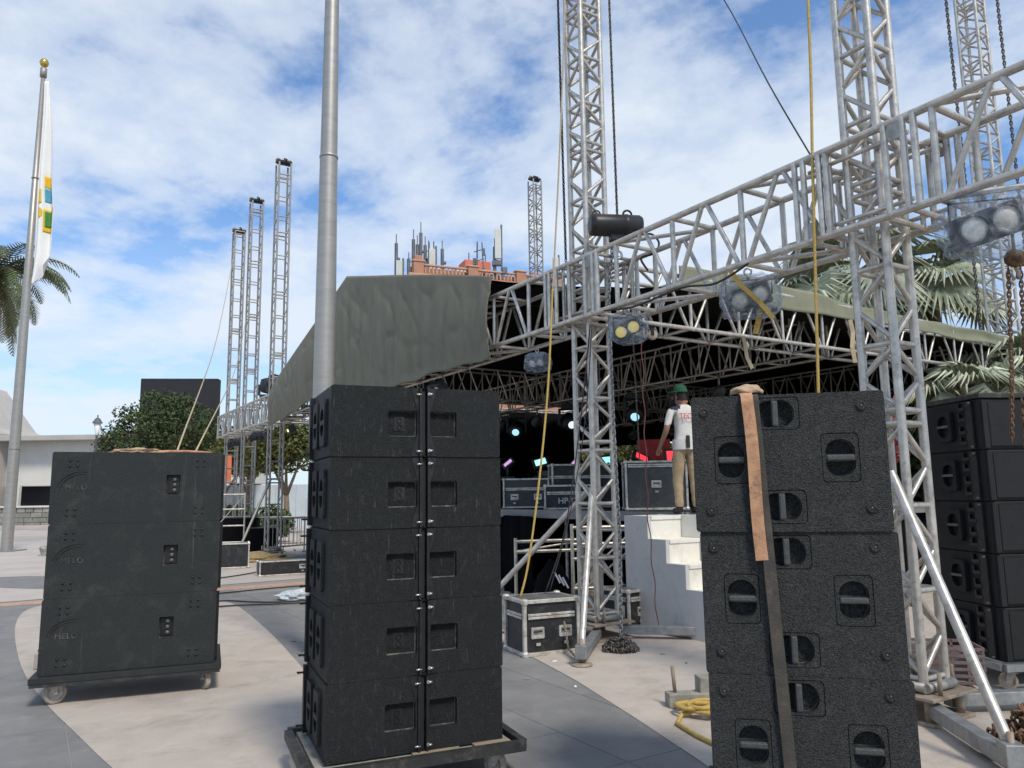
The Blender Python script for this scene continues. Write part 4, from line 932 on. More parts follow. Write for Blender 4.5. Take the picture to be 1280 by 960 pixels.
led_bar('stage lamp with pink glowing slit above the latched case', (1.36, 16.9, 2.125), (-0.5, -1, 0.5), 0.9, 0.26, 0.13, 'led_mag')
led_bar('stage lamp with teal glowing face behind the hoist tower', (2.02, 16.4, 2.125), (0, -1, 0.3), 0.1, 0.38, 0.24, 'led_teal')
led_bar('stage lamp with red glowing face above the tall grey case', (2.56, 15.3, 2.125), (0.5, -1, 0.5), -0.5, 0.38, 0.20, 'led_red')
led_bar('stage lamp with red glowing face beside the man in white', (3.06, 14.75, 2.125), (-0.1, -1, 0.1), 0.05, 0.34, 0.30, 'led_red')
led_bar('small stage lamp with a white spot behind the tower', (1.72, 16.4, 2.125), (0, -1, 0.1), 0.5, 0.10, 0.12, 'led_white')

for i, (s_, t_) in enumerate(((11.5, 4.9), (10.4, 4.9), (8.6, 4.9), (6.2, 4.9), (3.6, 4.9), (2.4, 4.9), (7.4, 10.4), (9.4, 10.4), (11.2, 10.4), (5.4, 10.4), (3.2, 10.4))):
    T = thing('par_lamp', 'grey par lamp can hanging under the inner roof beams', 'stage lamp', W(s_, t_, 3.72), rnd.uniform(-0.6, 0.6), 'par lamps under the inner beams')
    MB().tube((0, 0, 0.0), (0, 0, 0.26), 0.02, 6).obj('clamp', 'galv', T)
    mt_ = Euler((R(rnd.uniform(40, 75)), 0, rnd.uniform(-0.5, 0.5))).to_matrix()
    MB().lathe([(0, 0.2), (0.07, 0.18), (0.11, 0.05), (0.13, -0.16), (0.115, -0.16), (0.1, 0.0)], 14, (0, 0, -0.08), mt_).obj('can', 'case_grey', T)
    MB().lathe([(0.0, -0.11), (0.06, -0.105), (0.115, -0.09)], 14, (0, 0, -0.08), mt_).obj('lens', 'lamp_lens', T)
for i, (x, y, lab, m_) in enumerate(((3.55, 14.9, 'dark red fabric panel standing behind the man on stage', 'red_plain'), (3.0, 16.4, 'dark red fabric panel behind the tall grey case', 'red_plain'))):
    T = thing('fabric_panel', lab, 'panel', (x, y, 1.5), R(-10)); MB().cbox((0, 0, 0.75), (0.7, 0.06, 1.3), 0.02).obj('cloth_face', m_, T); MB().box((0, 0.0, 0.04), (0.8, 0.4, 0.06)).obj('stand', 'rig_steel', T)
for i, (s_, t_, h_) in enumerate(((9.2, 4.0, 1.15), (7.4, 4.6, 0.8), (11.4, 3.4, 0.9), (5.3, 6.2, 1.2), (3.8, 7.0, 0.95))):
    T = riser(('amplifier rack with grey fronts deep on the stage', 'low amplifier rack beside the deep rack', 'amplifier rack at the far end of the stage', 'amplifier rack below the middle inner beam', 'amplifier rack close to the red panels')[i], W(s_, t_, 1.5), 0.6, 0.7, h_)
    for k in range(int(h_ / 0.2)): MB().cbox((-0.31, 0, 0.14 + 0.2 * k), (0.02, 0.6, 0.15), 0.006).obj('rack_unit', 'case_grey', T)
# ================================================================== HOIST, CHAINS, ROPES, CABLES
HM = thing('chain_hoist', 'black cylindrical chain hoist motor hanging above the long beam', 'hoist', (1.33, 9.30, 5.12), R(8))
MB().lathe([(0, -0.335), (0.10, -0.335), (0.135, -0.32), (0.140, -0.25), (0.140, 0.10), (0.146, 0.11), (0.146, 0.15), (0.140, 0.16), (0.140, 0.30), (0.12, 0.335), (0, 0.335)], 28, (0, 0, 0), RY90).obj('motor_body', 'motor', HM)
MB().torus((-0.24, 0, 0.14), 0.05, 0.010, RX90, 14, 6).torus((0.16, 0, 0.15), 0.055, 0.014, RX90, 14, 6).obj('lug', 'rig_steel', HM)
MB().cbox((0.02, 0, -0.16), (0.20, 0.12, 0.10), 0.01).obj('chain_guide', 'rig_steel', HM)
MB().tube((0.02, 0, -0.2), (0.02, 0, -0.34), 0.02, 8).torus((0.02, 0, -0.38), 0.05, 0.016, RX90, 14, 6).obj('hook', 'chrome', HM)
def chain(label, pts, m='chain', pitch=0.045, wire=0.0075, wd=0.016, group=None, name='chain'):
    pts = [Vector(p) for p in pts]; mb = MB(); acc = 0.0; k = 0
    nk = 6
    for i in range(len(pts) - 1):
        a, b = pts[i], pts[i + 1]; d = b - a; L = d.length
        if L < 1e-6: continue
        u = d / L; x = u.orthogonal().normalized(); y = u.cross(x)
        while acc < L:
            c = a + u * acc; k += 1
            e1 = x if k % 2 else y; e2 = u; e3 = e1.cross(e2)
            mt = Matrix((e2, e1, e3)).transposed()
            mb.torus(c, wd, wire, mt, 8, 4, sx=(pitch * 0.72) / wd)
            acc += pitch
        acc -= L
    return tag(mb.obj(name, m), label, 'chain', group)
chain('dark hoist chain on the tarpaulin side of the hoist tower', [W(0.42, -0.12, 11.5), W(0.30, -0.16, 4.85)], wd=0.017)
chain('dark chain dropping from above onto the hoist motor', [(1.36, 9.42, 11.4), (1.36, 9.32, 5.26)], wd=0.015)
chain('silver load chain hanging down the hoist tower to the ground', [(1.29, 9.30, 4.95), (1.23, 9.42, 4.2), (1.25, 9.48, 2.6), (1.27, 9.40, 1.2), (1.22, 9.20, 0.12)], 'galv', pitch=0.05, wire=0.009, wd=0.021)
def pile(label, loc, rad, ht, n, m, pitch=0.05, wire=0.009, wd=0.02):
    rr = random.Random(int(loc[0] * 100)); mb = MB()
    for i in range(n):
        a = rr.uniform(0, 6.28); q = math.sqrt(rr.random()); h = (1 - q * q) * ht * rr.random()
        q_ = Euler((rr.uniform(0, 6), rr.uniform(0, 6), rr.uniform(0, 6))).to_matrix()
        mb.torus((loc[0] + rad * q * math.cos(a), loc[1] + rad * q * math.sin(a), loc[2] + wd + h), wd, wire, q_, 8, 4, sx=1.6)
    return tag(mb.obj('chain_heap', m), label, 'chain')
pile('small heap of loose chain at the foot of the hoist tower', (1.18, 8.98, 0.034), 0.19, 0.13, 170, 'chain')
pile('heap of rusty chain on the ground by the leaning brace', (3.42, 5.35, 0.034), 0.30, 0.30, 420, 'chain_rust')
chain('thin chain trailing from the battered case to the tower jack', [(0.55, 8.88, 0.35), (0.58, 8.75, 0.10), (0.65, 8.55, 0.05), (0.72, 8.32, 0.12)], 'rust_steel', pitch=0.03, wire=0.005, wd=0.011)
chain('small dark chain hanging beside the steps', [(1.52, 9.45, 3.9), (1.60, 9.75, 2.2)], 'chain', 0.03, 0.004, 0.009)
# hook block and rusty chains at the right edge
HB = thing('hoist_hook', 'rusty yellow hoist hook block hanging beside the large bagged lamp', 'hook', (3.80, 5.60, 3.50), R(25)); HB.scale = (0.75, 0.75, 0.75)
MB().lathe([(0, -0.06), (0.045, -0.06), (0.05, -0.045), (0.085, -0.045), (0.09, -0.01), (0.06, 0.0), (0.09, 0.01), (0.085, 0.045), (0.05, 0.045), (0.045, 0.06), (0, 0.06)], 20, (0, 0, 0), RY90).obj('sheave_cover', 'hook_y', HB)
MB().lathe([(0, -0.06), (0.06, -0.06), (0.08, 0), (0.05, 0.07), (0, 0.08)], 16, (0.13, 0, 0.01), RY90).obj('swivel', 'hook_y', HB)
MB().tube((0, 0, 0.08), (0, 0, 0.36), 0.016, 8).obj('shank', 'rust_steel', HB)
MB().path([(0.0, 0, -0.09), (0.03, 0, -0.14), (0.02, 0, -0.20), (-0.05, 0, -0.22), (-0.09, 0, -0.17)], [0.022, 0.022, 0.024, 0.02, 0.012], 8).obj('hook', 'rust_steel', HB)
for i, (x0, y0, x1, y1, z1) in enumerate(((3.78, 5.66, 3.86, 5.95, 2.15), (3.86, 5.64, 3.99, 5.98, 2.0), (3.92, 5.62, 4.07, 6.1, 1.9))):
    chain(('rusty hoist chain below the hook block on the palm tower side', 'middle one of three rusty chains below the hook block', 'rusty hoist chain below the hook block over the grilled speakers')[i], [(x0, y0, 3.42), ((x0 + x1) / 2 + 0.01, (y0 + y1) / 2, (3.42 + z1) / 2), (x1, y1, z1)], 'chain_rust', 0.036, 0.006, 0.013, 'rusty chains below the hook block')
chain('long rusty chain hanging in front of the grille to the chain heap', [(3.99, 5.98, 2.45), (3.86, 5.80, 1.5), (3.62, 5.5, 0.3)], 'chain_rust', 0.038, 0.0065, 0.014)
chain('dark chain hanging from the truss tower by the palms', [W(0.5, 10.7, 16.5), W(0.4, 10.6, 5.0)], 'chain', 0.07, 0.013, 0.026)
chain('dark chain on the outer side of the truss tower by the palms', [W(-0.2, 11.5, 16.5), W(-0.25, 11.4, 4.6)], 'chain', 0.07, 0.013, 0.026)
def line(name, label, cat, pts, r_, m, n=6, sag=0.0, group=None, twist=0):
    pts = [Vector(p) for p in pts]; out_ = []
    for i in range(len(pts) - 1):
        for k in range(6):
            f = k / 6; p0 = pts[max(i - 1, 0)]; p1 = pts[i]; p2 = pts[i + 1]; p3 = pts[min(i + 2, len(pts) - 1)]
            out_.append(0.5 * ((2 * p1) + (p2 - p0) * f + (2 * p0 - 5 * p1 + 4 * p2 - p3) * f * f + (3 * p1 - p0 - 3 * p2 + p3) * f ** 3))
    out_.append(pts[-1])
    return tag(MB().path(out_, r_, n).obj(name, m), label, cat, group)
line('rope', 'thin tan rope hanging from the hoist tower down past the battered case', 'rope', [(0.79, 9.55, 11.0), (0.78, 9.55, 8.4), (0.66, 9.42, 6.2), (0.51, 9.3, 4.12)], 0.012, 'rope_tan')
line('rope', 'yellow rope hanging in front of the stage onto the battered case', 'rope', [(0.52, 9.28, 4.3), (0.505, 9.28, 4.05), (0.43, 9.24, 3.0), (0.30, 9.15, 1.9), (0.16, 9.08, 1.0), (0.06, 9.02, 0.62)], 0.014, 'rope_y')
line('rope', 'yellow rope hanging down behind the strapped subwoofers', 'rope', [(2.85, 6.5, 10.5), (2.77, 6.5, 6.25), (2.70, 6.5, 4.6), (2.62, 6.5, 2.8), (2.55, 6.45, 1.6)], 0.013, 'rope_y')
line('rope', 'pale rope from the slim towers to the top of the lettered subwoofers', 'rope', [(-9.95, 27.0, 11.3), (-7.6, 19.5, 6.0), (-3.28, 7.5, 2.235)], 0.010, 'rope_tan')
line('rope', 'second pale rope from the slim towers to the lettered subwoofers', 'rope', [(-9.2, 26.2, 8.3), (-7.2, 19.8, 5.2), (-3.12, 7.55, 2.235)], 0.010, 'rope_tan')
line('cable', 'thin black cable running down to the long beam by the yellow rope', 'cable', [(2.45, 9.9, 9.6), (2.77, 9.0, 7.98), (2.72, 7.5, 6.0), (2.73, 6.6, 4.80)], 0.008, 'cable')
line('cable', 'thin dark cable hanging along the brace to the battered case', 'cable', [(1.0, 9.52, 3.9), (0.86, 9.5, 2.8), (0.62, 9.35, 1.4), (0.36, 9.2, 0.66)], 0.009, 'cable')
line('cable', 'second thin dark cable hanging along the brace', 'cable', [(1.02, 9.5, 3.9), (0.90, 9.46, 2.7), (0.66, 9.3, 1.5), (0.40, 9.15, 0.66)], 0.007, 'cable')
# wavy red-brown cables by the steps
pts = [(1.66 + 0.012 * math.sin(k * 1.3) + (0.1 if k > 22 else 0) * (k - 22) / 10 * 0.6, 9.60 + 0.01 * k / 4, 3.95 - k * 0.108) for k in range(36)]
line('cable', 'wavy thin brown cable hanging in front of the white steps', 'cable', pts, 0.007, 'cable_red')
line('cable', 'red brown cable lying along the foot of the steps', 'cable', [(1.86, 9.88, 0.08), (1.80, 9.90, 0.045), (1.6, 10.15, 0.045), (1.75, 9.98, 0.045), (2.0, 9.68, 0.045), (2.3, 9.45, 0.045)], 0.008, 'cable_red')
line('cable', 'black cable looping along the long beam between the near towers', 'cable', [W(-3.0, -0.32, 4.0), W(-2.5, -0.35, 3.86), W(-2.0, -0.34, 3.93), W(-1.2, -0.32, 3.90), W(-0.6, -0.33, 3.98)], 0.012, 'cable')
line('cable', 'black cable coiled at the hoist above the long beam', 'cable', [(1.60, 9.2, 4.95), (1.75, 9.15, 4.95), (1.85, 9.2, 4.85), (1.78, 9.2, 4.72), (1.62, 9.2, 4.66), (1.70, 9.2, 4.5)], 0.014, 'cable')
for i, pp in enumerate(([(-5.9, 14.2), (-5.36, 14.6), (-4.7, 15.2), (-4.0, 15.7), (-3.0, 16.3)], [(-5.4, 13.2), (-4.96, 13.5), (-4.4, 13.3), (-3.92, 13.25), (-3.2, 13.6)], [(-5.1, 12.6), (-4.6, 12.9), (-4.0, 13.0), (-3.3, 13.2)],
                        [(-7.0, 16.2), (-6.3, 17.6), (-5.9, 18.7), (-4.9, 19.4), (-4.4, 20.6)])):
    line('cable', ('dark cable on the plaza nearest the terracotta band', 'dark cable on the plaza reaching the plastic litter', 'thin cable on the plaza below the plastic litter', 'dark cable running round the long low case')[i], 'cable', [(x, y, 0.052) for x, y in pp], 0.014, 'cable')
# yellow rope coil by the strapped stack
pts = []
for k in range(60):
    a = k * 0.42; r_ = 0.16 + 0.05 * math.sin(k * 0.7) + 0.02 * rnd.random()
    pts.append((1.52 + r_ * 1.15 * math.cos(a), 6.45 + r_ * 0.9 * math.sin(a), 0.052 + 0.05 * (k % 15) / 15 + 0.004 * k / 6))
pts += [(1.30, 6.35, 0.06), (1.22, 6.15, 0.05), (1.30, 5.85, 0.05), (1.42, 5.55, 0.05), (1.5, 5.2, 0.05)]
tag(MB().path(pts, 0.017, 8).obj('rope_coil', 'rope_y'), 'coiled yellow rope on the floor beside the strapped subwoofers', 'rope')
T = thing('timber_block', 'grey weathered timber block with an upright peg on the ground', 'timber', (1.42, 6.70, 0.032), R(5))
MB().cbox((0, 0, 0.055), (0.34, 0.14, 0.11), 0.008).obj('beam_piece', 'wood_grey', T); MB().cbox((0.16, 0.02, 0.12), (0.12, 0.15, 0.22), 0.008).obj('post_piece', 'wood_grey', T)
MB().tube((-0.10, 0, 0.11), (-0.115, 0, 0.32), 0.016, 8).obj('peg', 'rust_steel', T)
# casters and straps on the side beam
for i, (t, s_) in enumerate(((0.62, -0.32), (0.80, -0.28), (2.55, -0.30))):
    T = thing('roller_wheel', ('small wheel under the side beam closest to the hoist tower', 'second small wheel under the side beam beside the first', 'single small wheel under the middle of the side beam')[i], 'wheel', W(s_, t, 3.97), rnd.uniform(0, 3), 'wheels under the side beam')
    MB().lathe([(0.03, -0.018), (0.06, -0.018), (0.07, 0), (0.06, 0.018), (0.03, 0.018)], 18, (0, 0, -0.12), RX90).obj('tyre', 'tyre', T)
    MB().lathe([(0, -0.02), (0.03, -0.02), (0.03, 0.02), (0, 0.02)], 12, (0, 0, -0.12), RX90).obj('hub', 'chrome', T)
    MB().box((0, 0.026, -0.07), (0.04, 0.006, 0.12)).box((0, -0.026, -0.07), (0.04, 0.006, 0.12)).box((0, 0, -0.012), (0.08, 0.08, 0.01)).obj('fork', 'rig_steel', T)
def strapq(label, pts, m='rope_y', wd=0.05): return ribbon('strap', pts, wd, m, label, 'strap', 0.004, Vector((1, 0, 0.2)))
strapq('yellow webbing strap tied slantwise across the side beam', [(2.25, 7.62, 4.02), (2.36, 7.62, 3.86), (2.52, 7.62, 3.70), (2.66, 7.62, 3.52)])
strapq('short yellow webbing strap hanging below the bagged lamp', [(2.62, 7.9, 3.68), (2.60, 7.9, 3.56), (2.56, 7.9, 3.42)], wd=0.06)
strapq('frayed rope tail hanging from the side beam above the man', [(2.52, 8.2, 3.46), (2.54, 8.2, 3.34), (2.55, 8.2, 3.22), (2.60, 8.2, 3.10)], 'rope_tan', 0.04)
strapq('knotted tan rope hanging on the side beam by the far tower', [W(-0.36, 5.0, 4.5), W(-0.36, 5.05, 4.3), W(-0.36, 5.0, 4.05), W(-0.36, 5.05, 3.8)], 'rope_tan', 0.07)
# crate behind tower B
CR = thing('plastic_crate', 'brown slatted plastic crate on the ground behind the near tower', 'crate', (3.66, 6.95, 0.032), R(-12))
for z in [0.02 + 0.055 * k for k in range(8)]:
    for y in (-0.2, 0.2): MB().box((0, y, z + 0.012), (0.62, 0.016, 0.024)).obj('slat', 'crate', CR)
    for x in (-0.31, 0.31): MB().box((x, 0, z + 0.012), (0.016, 0.384, 0.024)).obj('slat', 'crate', CR)
for x in [-0.3 + 0.12 * k for k in range(6)]:
    for y in (-0.2, 0.2): MB().box((x, y * 0.99, 0.215), (0.02, 0.012, 0.43)).obj('post', 'crate', CR)
MB().box((0, 0, 0.015), (0.60, 0.38, 0.02)).obj('floor', 'crate', CR)
# scaffold frames and bag under the stage
def sc_frame(label, p, rz, wd, ht, rungs):
    T = thing('scaffold_frame', label, 'scaffold frame', p, rz)
    for x in (-wd / 2, wd / 2): tube(T, 'post', (x, 0, 0.0), (x, 0, ht), 0.026, 'alu', 10)
    for z in rungs: tube(T, 'rail', (-wd / 2, 0, z), (wd / 2, 0, z), 0.026, 'alu', 10)
    tube(T, 'brace', (-wd / 2, 0.02, rungs[0]), (wd / 2, 0.02, rungs[-1]), 0.016, 'alu', 8)
    return T
sc_frame('silver scaffold frame under the stage behind the hoist tower', (1.28, 11.0, 0.032), R(8), 0.95, 1.33, [0.45, 0.85, 1.05, 1.28])
sc_frame('second silver scaffold frame under the stage near the steps', (1.55, 11.8, 0.032), R(-20), 1.1, 1.32, [0.3, 0.95, 1.2])
sc_frame('low silver scaffold frame deep under the stage', (0.6, 11.9, 0.032), R(15), 1.2, 1.1, [0.9, 1.05])
BG = thing('sports_bag', 'black sports bag with three white stripes under the stage', 'bag', (0.52, 10.75, 0.032), R(10))
bm = bmesh.new(); bmesh.ops.create_icosphere(bm, subdivisions=3, radius=1)
for v in bm.verts: v.co = Vector((v.co.x * 0.24, v.co.y * 0.16, (v.co.z + 1) * 0.42)) * (1 + 0.12 * noise.noise(v.co * 2.2))
me = bpy.data.meshes.new('bag_body'); bm.to_mesh(me); bm.free(); me.materials.append(M['drape']); me.polygons.foreach_set('use_smooth', [True] * len(me.polygons)); link('bag_body', me, BG)
for k in range(3):
    MB().box((0.02 + 0.055 * k, -0.190, 0.64 - 0.035 * k), (0.022, 0.012, 0.16), mtx=Matrix.Rotation(R(-28), 3, 'Y')).obj('stripe', 'white_plain', BG)
tag(MB().cbox((1.0, 11.3, 0.10), (1.3, 0.5, 0.13), 0.01).obj('plank_pile', 'wood_brown'), 'brown boards lying under the stage behind the tower', 'boards')
sc_frame('pale scaffold frame beside the slim tower bases', (-8.9, 23.9, 0.032), R(15), 1.2, 1.9, [0.4, 0.9, 1.4, 1.85])
sc_frame('pale scaffold frame leaning at the farthest slim tower', (-10.3, 26.0, 0.032), R(40), 1.0, 2.2, [0.5, 1.1, 1.7, 2.15])
# litter
def crumple(name, label, cat, loc, sc, m, seed):
    bm = bmesh.new(); bmesh.ops.create_icosphere(bm, subdivisions=3, radius=1)
    for v in bm.verts:
        d = 1 + 0.45 * noise.noise(v.co * 2.3 + Vector((seed, 0, 0))) + 0.2 * noise.noise(v.co * 6 + Vector((seed, 3, 0)))
        v.co = Vector((v.co.x * sc[0], v.co.y * sc[1], (max(v.co.z, -0.2) + 0.2) * sc[2])) * d
    me = bpy.data.meshes.new(name); bm.to_mesh(me); bm.free(); me.materials.append(M[m])
    return tag(link(name, me, None, loc), label, cat)
crumple('plastic_litter', 'crumpled pale blue plastic litter on the plaza', 'litter', (-3.80, 13.7, 0.034), (0.30, 0.18, 0.13), 'trash', 1)
crumple('cloth_bundle', 'crumpled pale cloth lying on the lettered subwoofers', 'cloth', lo + lx * 0.66 + ly * 0.15 + Vector((0, 0, 2.228)), (0.24, 0.12, 0.035), 'cloth_tan', 5)
crumple('cable_heap', 'brown heap of cables and straw around the slim tower base', 'heap', (-7.3, 21.9, 0.034), (1.2, 0.6, 0.16), 'straw', 2)
crumple('plastic_sheet', 'grey blue plastic sheet on the ground by the planter', 'litter', (-5.9, 22.0, 0.034), (0.55, 0.35, 0.12), 'planter', 3)
crumple('spotlight_debris', 'small grey fixture lying on the plaza by the flagpole', 'litter', (-14.8, 25.2, 0.034), (0.45, 0.3, 0.28), 'alu_dull', 4)
tag(MB().cbox((0, 0, 0.08), (0.3, 0.25, 0.16), 0.01).obj('paving_block', 'conc', None, (-4.95, 8.55, 0.034), R(10)), 'pale concrete block behind the lettered subwoofers', 'block')
line('cable', 'short black hose end on the pale concrete block', 'cable', [(-5.08, 8.5, 0.20), (-5.03, 8.5, 0.26), (-4.93, 8.5, 0.27), (-4.86, 8.5, 0.22)], 0.02, 'cable')

# ================================================================== THE MAN ON STAGE
PM = thing('person', 'man in green cap, white lettered jersey and khaki trousers standing on stage', 'person', (2.36, 10.55, 1.497), R(12))
V = []; E_ = []; RAD = []
def jn(p, r_, par=None):
    V.append(Vector(p)); RAD.append(r_)
    if par is not None: E_.append((par, len(V) - 1))
    return len(V) - 1
# local: faces +y (away from camera), x to the right of the picture
pel = jn((0, 0, 0.93), (0.15, 0.115))
bel = jn((0, 0.005, 1.08), (0.155, 0.115), pel); che = jn((0, 0.0, 1.27), (0.175, 0.12), bel); shl = jn((0, 0.0, 1.41), (0.13, 0.09), che)
nk = jn((-0.005, 0.01, 1.49), (0.052, 0.055), shl); hd0 = jn((-0.015, 0.025, 1.56), (0.07, 0.08), nk); hd1 = jn((-0.02, 0.03, 1.66), (0.078, 0.092), hd0); jn((-0.02, 0.025, 1.73), (0.055, 0.065), hd1)
# arms: left one (picture left) hangs bent, hand at waist
sl = jn((-0.19, 0.0, 1.40), (0.062, 0.06), shl); el_ = jn((-0.27, -0.02, 1.13), (0.042, 0.042), sl); wr = jn((-0.30, 0.13, 0.93), (0.028, 0.028), el_)
hn = jn((-0.305, 0.18, 0.885), (0.034, 0.022), wr)
for fx, fl in ((-0.024, 0.075), (-0.008, 0.085), (0.008, 0.08), (0.022, 0.065)):
    a_ = jn((-0.305 + fx, 0.215, 0.85), (0.0095, 0.0095), hn); jn((-0.303 + fx, 0.225, 0.85 - fl * 0.75), (0.008, 0.008), a_)
th = jn((-0.272, 0.19, 0.865), (0.010, 0.010), hn); jn((-0.262, 0.205, 0.825), (0.008, 0.008), th)
sr = jn((0.19, 0.0, 1.40), (0.062, 0.06), shl); er = jn((0.26, 0.03, 1.14), (0.042, 0.042), sr); wr2 = jn((0.22, 0.20, 0.98), (0.028, 0.028), er); jn((0.20, 0.27, 0.95), (0.034, 0.022), wr2)
for sx, ky_ in ((-1, 0.02), (1, -0.05)):
    hp = jn((sx * 0.09, 0, 0.86), (0.105, 0.105), pel); kn = jn((sx * 0.105, 0.03 + ky_, 0.48), (0.073, 0.076), hp); an = jn((sx * 0.11, ky_, 0.11), (0.058, 0.060), kn)
    hl = jn((sx * 0.11, ky_ - 0.01, 0.045), (0.044, 0.05), an); jn((sx * 0.125, ky_ + 0.17, 0.035), (0.040, 0.032), hl)
me = bpy.data.meshes.new('person_skeleton'); me.from_pydata(V, E_, [])
ob = bpy.data.objects.new('person_tmp', me); col.objects.link(ob)
md = ob.modifiers.new('skin', 'SKIN'); md.use_smooth_shade = True; md.branch_smoothing = 0.4
for i, sv in enumerate(me.skin_vertices[0].data): sv.radius = RAD[i] if isinstance(RAD[i], tuple) else (RAD[i], RAD[i]); sv.use_root = (i == 0)
ss = ob.modifiers.new('sub', 'SUBSURF'); ss.levels = 2; ss.render_levels = 2
dg = bpy.context.evaluated_depsgraph_get(); dg.update()
bme = bpy.data.meshes.new_from_object(ob.evaluated_get(dg)); bpy.data.objects.remove(ob); bme.name = 'body'
bme.materials.clear()
for k in ('jersey', 'khaki', 'skin', 'shoe', 'navy', 'hair'): bme.materials.append(M[k])
for v in bme.vertices:       # cloth creases
    c = v.co
    if c.z < 1.47 and c.z > 0.1 and abs(c.x) < 0.24:
        d = 0.010 * noise.noise(Vector((c.x * 9, c.y * 9, c.z * 16))) ; v.co = c + Vector((v.normal.x, v.normal.y, 0)) * d
for p in bme.polygons:
    c = p.center; mi = 0
    if c.z < 0.09: mi = 3
    elif abs(c.x) > 0.205 and c.z < 1.20 and c.z > 0.7: mi = 2
    elif c.z < 0.93: mi = 1
    elif c.z > 1.475: mi = 2
    elif c.z > 1.40 and -0.21 < c.x < -0.07: mi = 4
    if c.z > 1.54 and c.y < 0.03: mi = 5
    p.material_index = mi; p.use_smooth = True
body = link('body', bme, PM)
# face turned away to the left: nose, ear; cap with brim
MB().lathe([(0.0, 0.118), (0.04, 0.112), (0.075, 0.085), (0.094, 0.045), (0.099, 0.0)], 20, (-0.02, 0.028, 1.655)).obj('cap_crown', 'cap_green', PM)
MB().add([(-0.02 + math.cos(a) * r_, 0.028 + math.sin(a) * r_, 1.652 + z) for z in (0, 0.012) for r_, lst in ((1, 0),) for a, r_ in [(R(95 + 14 * k), 0.095 + 0.085 * math.sin(math.pi * k / 9)) for k in range(10)]] ,
         [tuple(range(10)), tuple(range(10, 20))[::-1]] + [(i, (i + 1) % 10, 10 + (i + 1) % 10, 10 + i) for i in range(10)]).obj('cap_brim', 'cap_green', PM)
MB().lathe([(0, 0.02), (0.012, 0.012), (0.014, 0), (0.008, -0.02)], 10, (-0.105, 0.11, 1.585)).obj('nose', 'skin', PM)
MB().lathe([(0, 0.028), (0.012, 0.02), (0.016, 0), (0.01, -0.025), (0, -0.03)], 10, (-0.085, 0.02, 1.585)).obj('ear', 'skin', PM)
tm = text_mesh('TECATE', 0.105, 0.0015, 'red_letter', 'jersey_lettering'); o = link('jersey_lettering', tm, PM, (0.06, -0.136, 1.31)); o.rotation_euler = (R(86), 0, 0)
def band_fn(z0, z1, m, nm, r0=0.168, r1=0.13):
    return MB().lathe([(1.0, z0), (1.02, (z0 + z1) / 2), (1.0, z1)], 24, (0, 0, 0), Matrix(((r0, 0, 0), (0, r1, 0), (0, 0, 1)))).obj(nm, m, PM)
band_fn(0.86, 1.00, 'jersey', 'jersey_hem', 0.172, 0.136)
MB().cbox((-0.02, -0.146, 0.965), (0.055, 0.02, 0.17), 0.008).obj('belt_pouch', 'shoe', PM)

# ================================================================== POLES AND FLAG
LPOLE = thing('steel_pole', 'thick brushed steel pole rising behind the five line array boxes', 'pole', (-2.225, 9.0, 0.03))
MB().lathe([(0.128, 0.0), (0.128, 3.1), (0.107, 5.90)], 28).obj('lower_shaft', 'steel_pole', LPOLE)
MB().lathe([(0.104, 5.90), (0.085, 8.4), (0.065, 12.5), (0.0, 12.5)], 28).obj('upper_shaft', 'steel_pole', LPOLE)
MB().lathe([(0.1, 5.895), (0.1135, 5.896), (0.1135, 5.925), (0.104, 5.93)], 28).obj('joint_ring', 'steel_pole', LPOLE)
MB().lathe([(0.0, 0.03), (0.17, 0.03), (0.17, 0.0)], 24).obj('base_plate', 'galv', LPOLE)
FP = thing('flagpole', 'tall silver flagpole topped with a golden ball', 'flagpole', (-17.9, 27.6, 0.03))
MB().lathe([(0.19, 0.0), (0.17, 5.0)], 20).obj('shaft', 'steel_pole', FP); MB().lathe([(0.165, 5.0), (0.14, 10.0)], 20).obj('shaft', 'steel_pole', FP); MB().lathe([(0.135, 10.0), (0.075, 17.9), (0, 17.9)], 20).obj('shaft', 'steel_pole', FP)
MB().lathe([(0.0, 17.9), (0.12, 17.9), (0.12, 18.25), (0.0, 18.27)], 16).obj('truck_cap', 'alu_dull', FP)
MB().lathe([(0.001, 18.27), (0.05, 18.3), (0.12, 18.36), (0.165, 18.48), (0.12, 18.6), (0.05, 18.65), (0.001, 18.66)], 18).obj('golden_ball', 'gold', FP)
MB().cbox((0, 0, 0.02), (0.9, 0.9, 0.04), 0.01).obj('base_plate', 'galv', FP)
MB().torus((0, 0, 13.8), 0.12, 0.02).torus((0, 0, 3.6), 0.19, 0.02).obj('clip_ring', 'galv', FP)
FL = thing('flag', 'limp white flag with a coloured emblem hanging from the flagpole', 'flag', (-17.9, 27.55, 0))
def flag_pt(u, v, off=0.0):
    z = 17.7 - 8.1 * v - 0.7 * max(0, u - 0.75) * v * -3.0 * 0.4
    if v > 0.86: z = 17.7 - 8.1 * (0.86 + (v - 0.86) * (1.0 - 1.1 * abs(u - 0.35)))
    wd = 0.16 + 0.62 * min(1, v * 1.55) ** 0.9
    if v > 0.86: wd *= 1 - 1.9 * (v - 0.86)
    x = 0.13 + wd * u + 0.03 * math.sin(v * 9)
    y = 0.15 * math.sin(u * 9.5 + v * 1.6) * min(1, v * 2 + 0.15) - 0.05 - off
    return Vector((x, y, z))
grid_obj('cloth', 40, 70, lambda u, v: flag_pt(u, v), 'flag_white', 0.01, FL)
